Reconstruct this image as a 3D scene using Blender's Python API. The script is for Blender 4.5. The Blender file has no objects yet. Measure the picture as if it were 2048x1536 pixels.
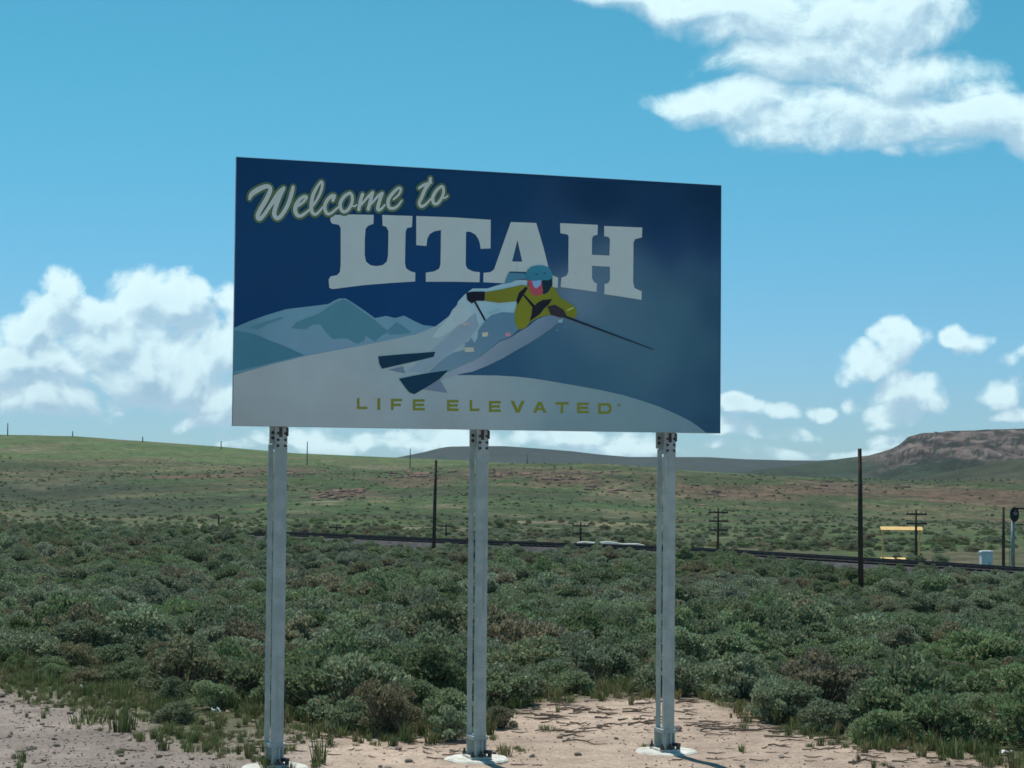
import bpy, bmesh, math, random
import numpy as np
from mathutils import Vector, Matrix
from mathutils.geometry import delaunay_2d_cdt

C = bpy.context.scene.collection
scn = bpy.context.scene
rng = np.random.RandomState(7)
random.seed(7)

# ------------------------------------------------------------------ camera
FPX, PITCH, ROLL, HC = 3997.4, 0.0429, 0.0087, 2.7663
SX, SY, YAW, ZB = -0.2401, 19.0367, 0.3262, 3.1442      # sign centre, turn, height of its lower edge
SW, SH = 4.88, 2.4739
fw = Vector((0, math.cos(PITCH), math.sin(PITCH)))
up0 = Vector((0, -math.sin(PITCH), math.cos(PITCH)))
rt0 = Vector((1, 0, 0))
cr_, sr_ = math.cos(ROLL), math.sin(ROLL)
RT = rt0 * cr_ + up0 * sr_
UP = -rt0 * sr_ + up0 * cr_
CAMP = Vector((0, 0, HC))
cam_d = bpy.data.cameras.new('camera')
cam = bpy.data.objects.new('camera', cam_d)
C.objects.link(cam)
M = Matrix((RT, UP, -fw)).transposed().to_4x4()
M.translation = CAMP
cam.matrix_world = M
cam_d.sensor_width = 36
cam_d.lens = FPX / 2048 * 36
cam_d.clip_start = 0.1
cam_d.clip_end = 20000
scn.camera = cam

def ray(px, py):
    d = RT * (px - 1024) / FPX + UP * (768 - py) / FPX + fw
    return d

# ------------------------------------------------------------------ sky, sun, exposure
SUN_EL = math.radians(64)
SUN_AZ = math.atan2(-0.40, 0.917)          # compass angle from +Y towards +X: behind the sign, to the left
world = bpy.data.worlds.new('World')
scn.world = world
world.use_nodes = True
sun_d = bpy.data.lights.new('sun', 'SUN')
sun_d.energy = 4.3
sun_d.angle = math.radians(0.5)
sun_d.color = (1.0, 0.965, 0.89)
sun = bpy.data.objects.new('sun', sun_d)
C.objects.link(sun)
sdir = Vector((math.sin(SUN_AZ) * math.cos(SUN_EL), math.cos(SUN_AZ) * math.cos(SUN_EL), math.sin(SUN_EL)))
sun.rotation_euler = (-sdir).to_track_quat('-Z', 'Y').to_euler()
sun.location = sdir * 200
scn.view_settings.view_transform = 'Standard'
scn.view_settings.look = 'None'
scn.view_settings.exposure = 0.1
scn.view_settings.gamma = 1.0
scn.view_settings.use_curve_mapping = False
scn.cycles.filter_width = 1.6
scn.cycles.max_bounces = 6
scn.cycles.transparent_max_bounces = 6
scn.cycles.use_denoising = True

class NB:
    """small node builder"""
    def __init__(s, tree): s.t = tree
    def n(s, typ, **kw):
        nd = s.t.nodes.new(typ)
        for k, v in kw.items(): setattr(nd, k, v)
        return nd
    def put(s, sock, v):
        if isinstance(v, bpy.types.NodeSocket): s.t.links.new(v, sock)
        else: sock.default_value = v
    def m(s, op, a, b=None, c=None, clamp=False):
        nd = s.n('ShaderNodeMath', operation=op, use_clamp=clamp)
        s.put(nd.inputs[0], a)
        if b is not None: s.put(nd.inputs[1], b)
        if c is not None: s.put(nd.inputs[2], c)
        return nd.outputs[0]
    def vm(s, op, a, b=None, c=None):
        nd = s.n('ShaderNodeVectorMath', operation=op)
        s.put(nd.inputs[0], a)
        if b is not None: s.put(nd.inputs[1], b)
        if c is not None: s.put(nd.inputs[2], c)
        return nd.outputs['Value'] if op in ('LENGTH', 'DOT_PRODUCT', 'DISTANCE') else nd.outputs[0]
    def mr(s, v, a, b, c=0.0, d=1.0, smooth=True):
        nd = s.n('ShaderNodeMapRange', interpolation_type='SMOOTHSTEP' if smooth else 'LINEAR')
        for k, x in zip(range(5), (v, a, b, c, d)): s.put(nd.inputs[k], x)
        return nd.outputs[0]
    def mix(s, f, a, b, blend='MIX'):
        nd = s.n('ShaderNodeMix', data_type='RGBA', blend_type=blend)
        s.put(nd.inputs['Factor'], f)
        s.put(nd.inputs[6], a); s.put(nd.inputs[7], b)
        return nd.outputs[2]
    def noise(s, vec, scale, detail=4.0, rough=0.55, dim='3D'):
        nd = s.n('ShaderNodeTexNoise', noise_dimensions=dim)
        if vec is not None: s.put(nd.inputs['Vector'], vec)
        nd.inputs['Scale'].default_value = scale
        nd.inputs['Detail'].default_value = detail
        nd.inputs['Roughness'].default_value = rough
        return nd

def lin(r, g, b, k=1.0):
    f = lambda c: ((c / 255 + 0.055) / 1.055) ** 2.4 if c > 10 else c / 255 / 12.92
    return (f(r) * k, f(g) * k, f(b) * k, 1.0)

# clouds: centre and half size of each puff as (azimuth, elevation) in milliradian-like units, density
CLOUDS = [  # x, y, rx, ry, weight as seen in the sky
    (1230, -6, 110, 24, .8), (1430, 6, 190, 36, 1.), (1600, 20, 230, 66, 1.), (1770, 36, 150, 76, 1.), (1640, 110, 170, 62, 1.),
    (1820, 150, 150, 42, .85), (1910, 175, 90, 24, .6), (1420, 192, 110, 26, .9), (1500, 200, 130, 40, 1.), (1610, 225, 150, 62, 1.),
    (1760, 235, 220, 62, 1.), (1950, 240, 150, 52, 1.), (2110, 255, 160, 52, 1.), (1880, 300, 60, 22, .55), (1560, 262, 90, 30, .9),
    (1795, 312, 24, 14, .5),
    (165, 595, 112, 60, 1.), (255, 605, 125, 64, 1.), (345, 620, 78, 50, 1.), (70, 640, 60, 26, .7), (110, 680, 140, 60, 1.), (20, 725, 90, 80, 1.),
    (230, 700, 200, 70, 1.), (400, 690, 90, 80, 1.), (470, 640, 60, 46, 1.), (300, 760, 190, 50, .95), (110, 790, 190, 42, .85),
    (440, 770, 80, 50, .8), (430, 825, 70, 18, .5), (-120, 740, 140, 110, 1.), (560, 700, 90, 80, 1.),
    (1800, 690, 62, 48, .9), (1745, 722, 70, 34, .8), (1700, 740, 38, 24, .6), (1815, 785, 80, 38, .9), (1790, 815, 66, 26, .8),
    (1872, 772, 30, 18, .6), (1925, 692, 34, 30, .75), (1950, 698, 46, 26, .6), (2030, 722, 56, 28, .7), (2015, 782, 66, 36, .85), (2035, 832, 50, 16, .7),
    (1470, 812, 34, 26, .9), (1520, 818, 66, 22, .8), (1636, 812, 36, 18, .7), (1701, 797, 22, 18, .55), (1775, 838, 36, 14, .55),
    (1520, 862, 110, 20, .42), (1660, 906, 150, 20, .5), (1785, 872, 40, 22, .5), (1430, 905, 90, 16, .4),
    (660, 886, 110, 30, .62), (880, 884, 90, 26, .55), (1100, 876, 190, 24, .5), (1240, 900, 130, 20, .55),
    (540, 880, 80, 24, .45)]

def build_world():
    b = NB(world.node_tree)
    nt = world.node_tree
    nt.nodes.clear()
    g = bpy.data.node_groups.new('cloud_field', 'ShaderNodeTree')
    g.interface.new_socket('Pos', in_out='INPUT', socket_type='NodeSocketVector')
    g.interface.new_socket('Field', in_out='OUTPUT', socket_type='NodeSocketFloat')
    q = NB(g)
    gi = q.n('NodeGroupInput'); go = q.n('NodeGroupOutput')
    pos = gi.outputs[0]
    acc = None
    for (x, y, rx, ry, w) in CLOUDS:
        d = ray(x, y).normalized()
        az, el = math.atan2(d.x, d.y), math.asin(d.z)
        right = x > 1400 and y > 600
        k = 1.0 if right else 1.2
        w = w * .9 if right else w
        sx_, sy_ = FPX / (rx * k), FPX / (ry * k)
        v = q.vm('MULTIPLY_ADD', pos, (sx_, sy_, 0), (-az * sx_, -el * sy_, 0))
        val = q.m('MULTIPLY_ADD', q.vm('DOT_PRODUCT', v, v), -w, w)
        acc = val if acc is None else q.m('MAXIMUM', acc, val)
    acc = q.m('MAXIMUM', acc, -1.2)
    n1 = q.noise(q.vm('MULTIPLY', pos, (1.0, 1.2, 1.0)), 30.0, 9.0, 0.66)
    vo = q.n('ShaderNodeTexVoronoi', voronoi_dimensions='2D', feature='F1')
    q.put(vo.inputs['Vector'], pos); vo.inputs['Scale'].default_value = 34.0; vo.inputs['Detail'].default_value = 2.4; vo.inputs['Roughness'].default_value = 0.55
    sy = q.n('ShaderNodeSeparateXYZ'); q.put(sy.inputs[0], pos)
    low = q.mr(sy.outputs[1], 0.16, 0.08)
    puff = q.m('MULTIPLY', q.m('SUBTRACT', 0.87, vo.outputs['Distance']), q.m('MULTIPLY_ADD', low, 0.8, 0.2))
    f = q.m('MULTIPLY_ADD', q.m('SUBTRACT', n1.outputs['Fac'], 0.5), q.m('MULTIPLY_ADD', low, -0.3, 2.3), acc)
    q.put(go.inputs[0], q.m('ADD', f, puff))

    tc = b.n('ShaderNodeTexCoord')
    sp = b.n('ShaderNodeSeparateXYZ'); b.put(sp.inputs[0], tc.outputs['Generated'])
    az = b.m('ARCTAN2', sp.outputs[0], sp.outputs[1])
    el = b.m('ARCSINE', sp.outputs[2])
    cb = b.n('ShaderNodeCombineXYZ'); b.put(cb.inputs[0], az); b.put(cb.inputs[1], el)
    w1 = b.noise(cb.outputs[0], 16.0, 2.0, 0.5)
    pos = b.vm('MULTIPLY_ADD', b.vm('SUBTRACT', w1.outputs['Color'], (0.5, 0.5, 0.5)), (0.028, 0.028, 0), cb.outputs[0])
    # the same weather elsewhere round the sky
    fair = b.noise(b.vm('MULTIPLY', cb.outputs[0], (1.0, 2.2, 1.0)), 4.0, 4.0, 0.55).outputs['Fac']
    fair = b.mr(fair, 0.50, 0.72, -0.8, 1.0, smooth=False)
    outm = b.m('MAXIMUM', b.mr(b.m('ABSOLUTE', az), 0.30, 0.48), b.mr(el, 0.27, 0.42))
    fair = b.m('MULTIPLY_ADD', outm, b.m('ADD', fair, 1.5), -1.5)
    def field(off):
        gn = b.n('ShaderNodeGroup'); gn.node_tree = g
        b.put(gn.inputs[0], b.vm('ADD', pos, off) if off else pos)
        return b.m('MAXIMUM', gn.outputs[0], fair)
    f0 = field(None)
    f1 = field((-0.003, 0.009, 0.0))
    sky = b.n('ShaderNodeTexSky', sky_type='NISHITA')
    sky.sun_disc = False
    sky.sun_elevation = SUN_EL
    sky.sun_rotation = SUN_AZ
    sky.altitude = 2000
    sky.air_density = 1.0; sky.dust_density = 0.6; sky.ozone_density = 1.0
    tcol = b.mix(b.mr(el, 0.0, 0.22), SKY_LOW, SKY_HIGH)
    tint = b.mix(1.0, sky.outputs[0], tcol, 'MULTIPLY')
    hi = b.mr(el, 0.10, 0.18)
    mn = b.n('ShaderNodeMapRange', interpolation_type='SMOOTHSTEP')
    b.put(mn.inputs[0], b.m('MULTIPLY_ADD', hi, 0.22, f0)); b.put(mn.inputs[1], 0.0); b.put(mn.inputs[2], b.m('MULTIPLY_ADD', hi, 0.35, 0.65))
    mask = b.m('MULTIPLY', mn.outputs[0], b.mr(el, 0.0, 0.012))
    thick = b.mr(f0, 0.3, 1.5)
    lit = b.mr(b.m('SUBTRACT', f0, f1), -0.5, 0.5)
    shade = b.m('MULTIPLY_ADD', lit, 0.85, b.m('MULTIPLY', b.m('SUBTRACT', 1.0, thick), 0.22), clamp=True)
    ccol = b.mix(shade, (3.4, 5.5, 7.2, 1), (8.0, 10.4, 10.9, 1))
    out = b.mix(b.m('MULTIPLY', mask, 0.95), tint, ccol)
    bg = b.n('ShaderNodeBackground'); bg.inputs['Strength'].default_value = 0.094
    b.put(bg.inputs['Color'], out)
    o = b.n('ShaderNodeOutputWorld'); nt.links.new(bg.outputs[0], o.inputs[0])
SKY_LOW = (0.44, 0.725, 1.0, 1)
SKY_HIGH = (0.325, 1.01, 0.985, 1)
HAZE = 0.00008
build_world()

# ------------------------------------------------------------------ helpers
def tag(o, label=None, cat=None, group=None, kind=None):
    if label: o['label'] = label
    if cat: o['category'] = cat
    if group: o['group'] = group
    if kind: o['kind'] = kind
    return o

def empty(name, loc=(0, 0, 0), rz=0.0, parent=None):
    o = bpy.data.objects.new(name, None)
    o.empty_display_size = 0.2
    o.location = loc
    o.rotation_euler = (0, 0, rz)
    C.objects.link(o)
    if parent: o.parent = parent
    return o

def mesh_obj(name, verts, faces, mat=None, parent=None, smooth=False, loc=None):
    me = bpy.data.meshes.new(name)
    me.from_pydata([tuple(v) for v in verts], [], faces)
    if smooth: me.polygons.foreach_set('use_smooth', [True] * len(me.polygons))
    if mat: me.materials.append(mat)
    me.update()
    o = bpy.data.objects.new(name, me)
    C.objects.link(o)
    if parent: o.parent = parent
    if loc: o.location = loc
    return o

def set_col(me, cols):
    a = me.color_attributes.new('Col', 'FLOAT_COLOR', 'POINT')
    a.data.foreach_set('color', np.asarray(cols, np.float32).ravel())

class MB:
    def __init__(s): s.v = []; s.f = []
    def add(s, v, f):
        n = len(s.v); s.v += [tuple(x) for x in v]; s.f += [[i + n for i in q] for q in f]
        return s
    def box(s, c, size, rz=0.0):
        x, y, z = [d / 2 for d in size]
        co, si = math.cos(rz), math.sin(rz)
        v = [(c[0] + a * x * co - b_ * y * si, c[1] + a * x * si + b_ * y * co, c[2] + e * z) for e in (-1, 1) for a, b_ in ((-1, -1), (1, -1), (1, 1), (-1, 1))]
        return s.add(v, [(3, 2, 1, 0), (4, 5, 6, 7), (0, 1, 5, 4), (1, 2, 6, 5), (2, 3, 7, 6), (3, 0, 4, 7)])
    def tube(s, pts, radii, n=8, flat=None):
        """sweep; flat = unit vector along which the section is squashed to the given fraction (vector, fraction)"""
        pts = [Vector(p) for p in pts]
        rings = []
        ref = Vector((0, 0, 1)) if flat is None else flat[0]
        for i, p in enumerate(pts):
            t = (pts[min(i + 1, len(pts) - 1)] - pts[max(i - 1, 0)]).normalized()
            r_ = ref if abs(t.dot(ref)) < 0.95 else Vector((1, 0, 0))
            a = t.cross(r_).normalized(); b_ = a.cross(t).normalized()
            k = 1.0 if flat is None else flat[1]
            rr = radii[i] if hasattr(radii, '__len__') else radii
            rings.append([p + a * rr * math.cos(2 * math.pi * j / n) + b_ * rr * k * math.sin(2 * math.pi * j / n) for j in range(n)])
        v = [q for r in rings for q in r]
        f = []
        for i in range(len(pts) - 1):
            for j in range(n):
                f.append((i * n + j, i * n + (j + 1) % n, (i + 1) * n + (j + 1) % n, (i + 1) * n + j))
        f.append(tuple(reversed(range(n)))); f.append(tuple((len(pts) - 1) * n + j for j in range(n)))
        return s.add(v, f)
    def cyl(s, c, r, z0, z1, n=16, r2=None):
        return s.tube([(c[0], c[1], z0), (c[0], c[1], z1)], [r, r if r2 is None else r2], n)
    def build(s, name, mat, parent=None, smooth=False, loc=None):
        return mesh_obj(name, s.v, s.f, mat, parent, smooth, loc)

def copy_tree(o, parent=None):
    c = o.copy(); C.objects.link(c)
    c.parent = parent
    for ch in [x for x in o.children]:
        copy_tree(ch, c)
    return c

def hash2(ix, iy, seed):
    h = (ix.astype(np.int64) * 374761393 + iy.astype(np.int64) * 668265263 + seed * 1442695041) & 0xffffffff
    h = ((h ^ (h >> 13)) * 1274126177) & 0xffffffff
    h = (h ^ (h >> 16)) & 0xffffffff
    return h / 4294967295.0

def vnoise(x, y, seed=0):
    x = np.asarray(x, float); y = np.asarray(y, float)
    ix, iy = np.floor(x), np.floor(y)
    fx, fy = x - ix, y - iy
    fx = fx * fx * fx * (fx * (fx * 6 - 15) + 10); fy = fy * fy * fy * (fy * (fy * 6 - 15) + 10)
    a = hash2(ix, iy, seed); b_ = hash2(ix + 1, iy, seed); c = hash2(ix, iy + 1, seed); d = hash2(ix + 1, iy + 1, seed)
    return (a * (1 - fx) + b_ * fx) * (1 - fy) + (c * (1 - fx) + d * fx) * fy

def fbm(x, y, scale, oct=4, seed=0, rough=0.5):
    s = 0; a = 1; t = 0; f = 1.0 / scale
    for o in range(oct):
        s = s + a * (vnoise(x * f + 17.3 * o, y * f - 9.1 * o, seed + o) - 0.5); t += a
        a *= rough; f *= 2.03
    return s / t * 2      # about -1..1

def smooth(a, b_, x):
    t = np.clip((x - a) / (b_ - a), 0, 1)
    return t * t * (3 - 2 * t)

# ------------------------------------------------------------------ terrain height
KX = np.array([-700, 0, 150, 300, 440, 600, 700, 800, 900, 1000, 1150, 1300, 1500, 1700, 1850, 2048, 2700], float)
STN = {   # distance -> picture height of the land there, across the view
    280: [1000, 1003, 1003, 1000, 996, 990, 990, 992, 990, 995, 1003, 1012, 1022, 1032, 1038, 1044, 1050],
    360: [935, 942, 944, 946, 946, 945, 946, 950, 940, 934, 933, 936, 946, 956, 960, 963, 970],
    430: [905, 915, 917, 920, 926, 931, 933, 934, 935, 937, 941, 945, 954, 962, 968, 972, 980],
    600: [864, 869, 872, 884, 894, 907, 911, 915, 919, 925, 931, 937, 950, 966, 976, 984, 990],
    800: [900, 905, 910, 916, 924, 934, 940, 945, 950, 955, 958, 962, 968, 975, 985, 990, 995],
}
NEAR_D = np.array([-1e5, 24.5, 30, 40, 50, 60, 70, 80, 90, 100, 130, 205])
NEAR_Z = np.array([0, 0, -.22, -.95, -1.55, -2.05, -2.45, -2.75, -2.97, -3.08, -3.1, -3.1])

def height(x, y, detail=True):
    x = np.asarray(x, float); y = np.asarray(y, float)
    yy = np.maximum(y, 1.0)
    px = 1024 + 4000 * np.clip(x / yy, -0.45, 0.45)
    yh = 940 + (px - 1024) * 0.0087
    ds = [205.0] + [float(k) for k in STN] + [1200.0]
    zs = [np.full_like(x, -3.1)]
    for k in STN:
        zs.append(HC + (yh - np.interp(px, KX, STN[k])) / 4000.0 * k)
    zs.append(np.full_like(x, -12.0))
    z = np.interp(y, NEAR_D, NEAR_Z)
    for i in range(len(ds) - 1):
        m = (y > ds[i]) & (y <= ds[i + 1])
        t = (y - ds[i]) / (ds[i + 1] - ds[i])
        t = 0.55 * t + 0.45 * t * t * (3 - 2 * t)
        z = np.where(m, zs[i] * (1 - t) + zs[i + 1] * t, z)
    z = np.where(y > 1200, -12.0, z)
    if detail:
        far = smooth(190, 330, y)
        z = z + far * (1.0 * fbm(x, y, 46, 4, 3) + 0.35 * fbm(x, y, 11, 3, 5)) * (1 - 0.75 * smooth(430, 580, y))
        z = z + smooth(24, 60, y) * (1 - far) * (0.16 * fbm(x, y, 9, 3, 11))
        nearm = 1 - smooth(25, 45, y)
        z = z + nearm * (0.028 * fbm(x, y, 1.6, 4, 21) + 0.012 * fbm(x, y, 0.35, 2, 22))
    return z

def hz(x, y): return float(height(np.array([x]), np.array([y]))[0])

def ground_at(px, py, dmin=14.0, dmax=900.0):
    """the first point of the land on the line of sight through a point of the picture"""
    d = ray(px, py)
    t = np.geomspace(dmin, dmax, 1500)
    x, y, z = CAMP.x + d.x * t, CAMP.y + d.y * t, CAMP.z + d.z * t
    h = height(x, y)
    k = np.argmax(z <= h)
    if z[k] > h[k]: k = len(t) - 1
    return Vector((x[k], y[k], float(h[k])))

def flat_at(px, py):
    d = ray(px, py); t = -HC / d.z
    return d.x * t, d.y * t

# ------------------------------------------------------------------ materials
def base_mat(name, rough=0.8):
    m = bpy.data.materials.new(name); m.use_nodes = True
    b = NB(m.node_tree); p = m.node_tree.nodes['Principled BSDF']
    p.inputs['Roughness'].default_value = rough
    p.inputs['Specular IOR Level'].default_value = 0.25
    return m, b, p

def noisy_mat(name, c1, c2, scale=6.0, rough=0.8, bump=0.0, metal=0.0, spec=0.25, bscale=None):
    m, b, p = base_mat(name, rough)
    tc = b.n('ShaderNodeTexCoord')
    nz = b.noise(tc.outputs['Object'], scale, 5.0, 0.6)
    b.put(p.inputs['Base Color'], b.mix(b.mr(nz.outputs['Fac'], 0.35, 0.65), (*c1, 1), (*c2, 1)))
    p.inputs['Metallic'].default_value = metal
    p.inputs['Specular IOR Level'].default_value = spec
    if bump:
        n2 = b.noise(tc.outputs['Object'], bscale or scale * 4, 4.0, 0.6)
        bp = b.n('ShaderNodeBump'); bp.inputs['Strength'].default_value = bump; bp.inputs['Distance'].default_value = 0.02
        b.put(bp.inputs['Height'], n2.outputs['Fac']); b.put(p.inputs['Normal'], bp.outputs[0])
    return m

def ground_mat():
    m, b, p = base_mat('soil_and_grass', 0.95)
    p.inputs['Specular IOR Level'].default_value = 0.1
    at = b.n('ShaderNodeAttribute', attribute_name='Col')
    tc = b.n('ShaderNodeTexCoord')
    P = tc.outputs['Object']
    col = at.outputs['Color']
    stretch = b.vm('MULTIPLY', P, (1, 1, 1))
    n_big = b.noise(stretch, 0.35, 5, 0.65).outputs['Fac']
    n_mid = b.noise(P, 2.5, 5, 0.65).outputs['Fac']
    n_fin = b.noise(P, 22.0, 4, 0.7).outputs['Fac']
    v = b.m('MULTIPLY', b.mr(n_big, 0.3, 0.7, 0.72, 1.28, False), b.mr(n_mid, 0.3, 0.7, 0.75, 1.25, False))
    n_gr = b.noise(P, 70.0, 3, 0.7).outputs['Fac']
    v = b.m('MULTIPLY', v, b.m('MULTIPLY', b.mr(n_fin, 0.3, 0.7, 0.7, 1.3, False), b.mr(n_gr, 0.3, 0.7, 0.75, 1.25, False)))
    n_m1 = b.noise(P, 0.9, 3, 0.7).outputs['Fac']
    n_m2 = b.noise(b.vm('ADD', P, (37.0, 11.0, 5.0)), 0.28, 3, 0.7).outputs['Fac']
    mot = b.m('MULTIPLY', b.mr(n_m1, 0.3, 0.7, 0.5, 1.5, False), b.mr(n_m2, 0.3, 0.7, 0.72, 1.28, False))
    v = b.m('MULTIPLY', v, b.m('MULTIPLY_ADD', at.outputs['Alpha'], b.m('SUBTRACT', mot, 1.0), 1.0))
    warm = b.mix(b.m('MULTIPLY', at.outputs['Alpha'], b.mr(n_m2, 0.5, 0.68, 0.0, 0.5)), col, b.mix(1.0, col, (1.3, 1.0, .85, 1), 'MULTIPLY'))
    sc = b.vm('SCALE', warm); b.put(sc.node.inputs['Scale'], v)
    b.put(p.inputs['Base Color'], sc)
    bp = b.n('ShaderNodeBump'); bp.inputs['Strength'].default_value = 0.6; bp.inputs['Distance'].default_value = 0.03
    b.put(bp.inputs['Height'], b.m('ADD', n_fin, n_mid)); b.put(p.inputs['Normal'], bp.outputs[0])
    return m

def vcol_mat(name, rough=0.55, spec=0.3, grain=0.08):
    m, b, p = base_mat(name, rough)
    p.inputs['Specular IOR Level'].default_value = spec
    at = b.n('ShaderNodeAttribute', attribute_name='Col')
    tc = b.n('ShaderNodeTexCoord')
    n = b.noise(tc.outputs['Object'], 3.0, 6, 0.7).outputs['Fac']
    sc = b.vm('SCALE', at.outputs['Color']); b.put(sc.node.inputs['Scale'], b.mr(n, 0.3, 0.7, 1 - grain, 1 + grain, False))
    b.put(p.inputs['Base Color'], sc)
    return m

def leaf_mat(name, c1, c2, c3, trans=0.32):
    m = bpy.data.materials.new(name); m.use_nodes = True
    b = NB(m.node_tree); nt = m.node_tree
    p = nt.nodes['Principled BSDF']; o = nt.nodes['Material Output']
    oi = b.n('ShaderNodeObjectInfo')
    at = b.n('ShaderNodeAttribute', attribute_name='Col')
    sp = b.n('ShaderNodeSeparateColor'); b.put(sp.inputs[0], at.outputs['Color'])
    geo = b.n('ShaderNodeNewGeometry')
    pn = b.noise(geo.outputs['Position'], 0.12, 3, 0.5).outputs['Fac']
    a = b.mix(b.m('ADD', b.m('MULTIPLY', oi.outputs['Random'], 0.5), b.mr(pn, 0.35, 0.65, -0.1, 0.6), clamp=True), (*c1, 1), (*c2, 1))
    r2 = b.m('FRACT', b.m('MULTIPLY', oi.outputs['Random'], 17.3))
    a = b.mix(b.m('ADD', b.m('MULTIPLY', sp.outputs[1], 0.9), b.mr(r2, 0.7, 1.0, 0.0, 0.6), clamp=True), a, (*c3, 1))
    sc = b.vm('SCALE', a); b.put(sc.node.inputs['Scale'], b.m('MULTIPLY', b.mr(sp.outputs[0], 0.0, 1.0, 0.4, 1.6, False), b.mr(b.m('FRACT', b.m('MULTIPLY', oi.outputs['Random'], 7.7)), 0, 1, .72, 1.2, False)))
    b.put(p.inputs['Base Color'], sc)
    p.inputs['Roughness'].default_value = 0.75
    p.inputs['Specular IOR Level'].default_value = 0.15
    tr = b.n('ShaderNodeBsdfTranslucent'); b.put(tr.inputs['Color'], sc)
    mx = b.n('ShaderNodeMixShader'); mx.inputs[0].default_value = trans
    nt.links.new(p.outputs[0], mx.inputs[1]); nt.links.new(tr.outputs[0], mx.inputs[2])
    nt.links.new(mx.outputs[0], o.inputs[0])
    return m

MAT = {}
MAT['ground'] = ground_mat()
MAT['print'] = vcol_mat('printed_sheeting', 0.5, 0.2, 0.05)
MAT['alu'] = noisy_mat('bare_aluminium', (.38, .4, .41), (.46, .48, .5), 5, 0.5, 0, 0.3)
MAT['steel'] = noisy_mat('galvanised_steel', (.36, .425, .42), (.47, .53, .52), 7, 0.5, 0.06, 0.25, 0.4)
def streaks(m):
    b = NB(m.node_tree); p = m.node_tree.nodes['Principled BSDF']
    old = p.inputs['Base Color'].links[0].from_socket
    tc = b.n('ShaderNodeTexCoord')
    n1 = b.noise(b.vm('MULTIPLY', tc.outputs['Object'], (60, 60, 1.3)), 1.0, 4, 0.7).outputs['Fac']
    n2 = b.noise(b.vm('MULTIPLY', tc.outputs['Object'], (9, 9, 1.0)), 1.0, 4, 0.7).outputs['Fac']
    c = b.mix(b.mr(n1, 0.55, 0.75, 0, .55), old, (.17, .15, .125, 1))
    c = b.mix(b.mr(n2, 0.5, 0.75, 0, .5), c, (.5, .55, .54, 1))
    b.put(p.inputs['Base Color'], c)
streaks(MAT['steel'])
MAT['bolt'] = noisy_mat('dark_bolt_steel', (.05, .045, .05), (.1, .09, .09), 20, 0.6, 0, 0.5)
MAT['concrete'] = noisy_mat('pale_concrete', (.50, .50, .45), (.68, .68, .62), 9, 0.9, 0.5)
def stains(m):
    b = NB(m.node_tree); p = m.node_tree.nodes['Principled BSDF']
    old = p.inputs['Base Color'].links[0].from_socket
    tc = b.n('ShaderNodeTexCoord')
    n1 = b.noise(tc.outputs['Object'], 5.0, 5, 0.7).outputs['Fac']
    b.put(p.inputs['Base Color'], b.mix(b.mr(n1, 0.5, 0.7, 0, .8), old, (.33, .27, .22, 1)))
stains(MAT['concrete'])
MAT['sage'] = leaf_mat('sagebrush_leaf', (.205, .285, .135), (.285, .33, .235), (.32, .25, .17))
MAT['wood'] = noisy_mat('grey_brown_twig', (.13, .10, .075), (.22, .17, .13), 14, 0.9)
MAT['grass'] = leaf_mat('grass_blade', (.10, .15, .055), (.14, .165, .07), (.27, .23, .13), 0.3)
MAT['pole'] = noisy_mat('weathered_pole_wood', (.045, .032, .026), (.09, .062, .048), 3, 0.9, 0.3)
MAT['palepole'] = noisy_mat('grey_pole_wood', (.16, .17, .16), (.22, .22, .2), 3, 0.9)
MAT['stone'] = noisy_mat('tan_stone', (.22, .17, .14), (.36, .3, .25), 8, 0.95, 0.4)
MAT['redrock'] = noisy_mat('red_brown_rock', (.12, .075, .055), (.26, .18, .14), 0.7, 0.95, 0.4)
MAT['darkrock'] = noisy_mat('dark_brown_rock', (.06, .04, .035), (.13, .09, .075), 0.7, 0.95, 0.4)
MAT['ballast'] = noisy_mat('grey_ballast', (.04, .04, .044), (.08, .077, .077), 2.5, 0.95, 0.6)
MAT['rail'] = noisy_mat('rusty_rail', (.06, .045, .045), (.10, .08, .075), 3, 0.6, 0, 0.5)
MAT['tie'] = noisy_mat('creosoted_sleeper', (.035, .028, .025), (.06, .05, .045), 3, 0.9)
MAT['yellow'] = noisy_mat('yellow_paint', (.80, .50, .16), (.88, .6, .25), 4, 0.6)
MAT['white'] = noisy_mat('white_cabinet_paint', (.6, .68, .68), (.72, .78, .76), 3, 0.5)
MAT['signal'] = noisy_mat('black_signal_paint', (.012, .013, .018), (.03, .03, .035), 3, 0.6)
MAT['silver'] = noisy_mat('silver_mast_paint', (.22, .26, .26), (.32, .36, .36), 3, 0.6, 0, 0.2)
MAT['glass'] = noisy_mat('unlit_signal_lens', (.2, .22, .25), (.3, .32, .36), 3, 0.2)
MAT['litter'] = noisy_mat('white_paper', (.72, .74, .72), (.82, .84, .82), 12, 0.8)
MAT['palegravel'] = noisy_mat('pale_gravel', (.34, .37, .365), (.48, .51, .50), 1.2, 0.95, 0.5)

# ------------------------------------------------------------------ the land
def verge_limit(x, y):
    """distance at which the brush begins, along each line from the road"""
    PX = [-700, 0, 120, 260, 400, 520, 640, 760, 900, 990, 1010, 1100, 1250, 1400, 1480, 1560, 1680, 1800, 1900, 2048, 2700]
    PY = [1320, 1342, 1365, 1395, 1440, 1450, 1465, 1478, 1482, 1470, 1425, 1400, 1395, 1400, 1425, 1450, 1478, 1500, 1515, 1540, 1580]
    DD = [flat_at(a, b_)[1] for a, b_ in zip(PX, PY)]
    px = 1024 + 4000 * np.asarray(x) / np.maximum(y, 1.0)
    return np.interp(px, PX, DD)

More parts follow.
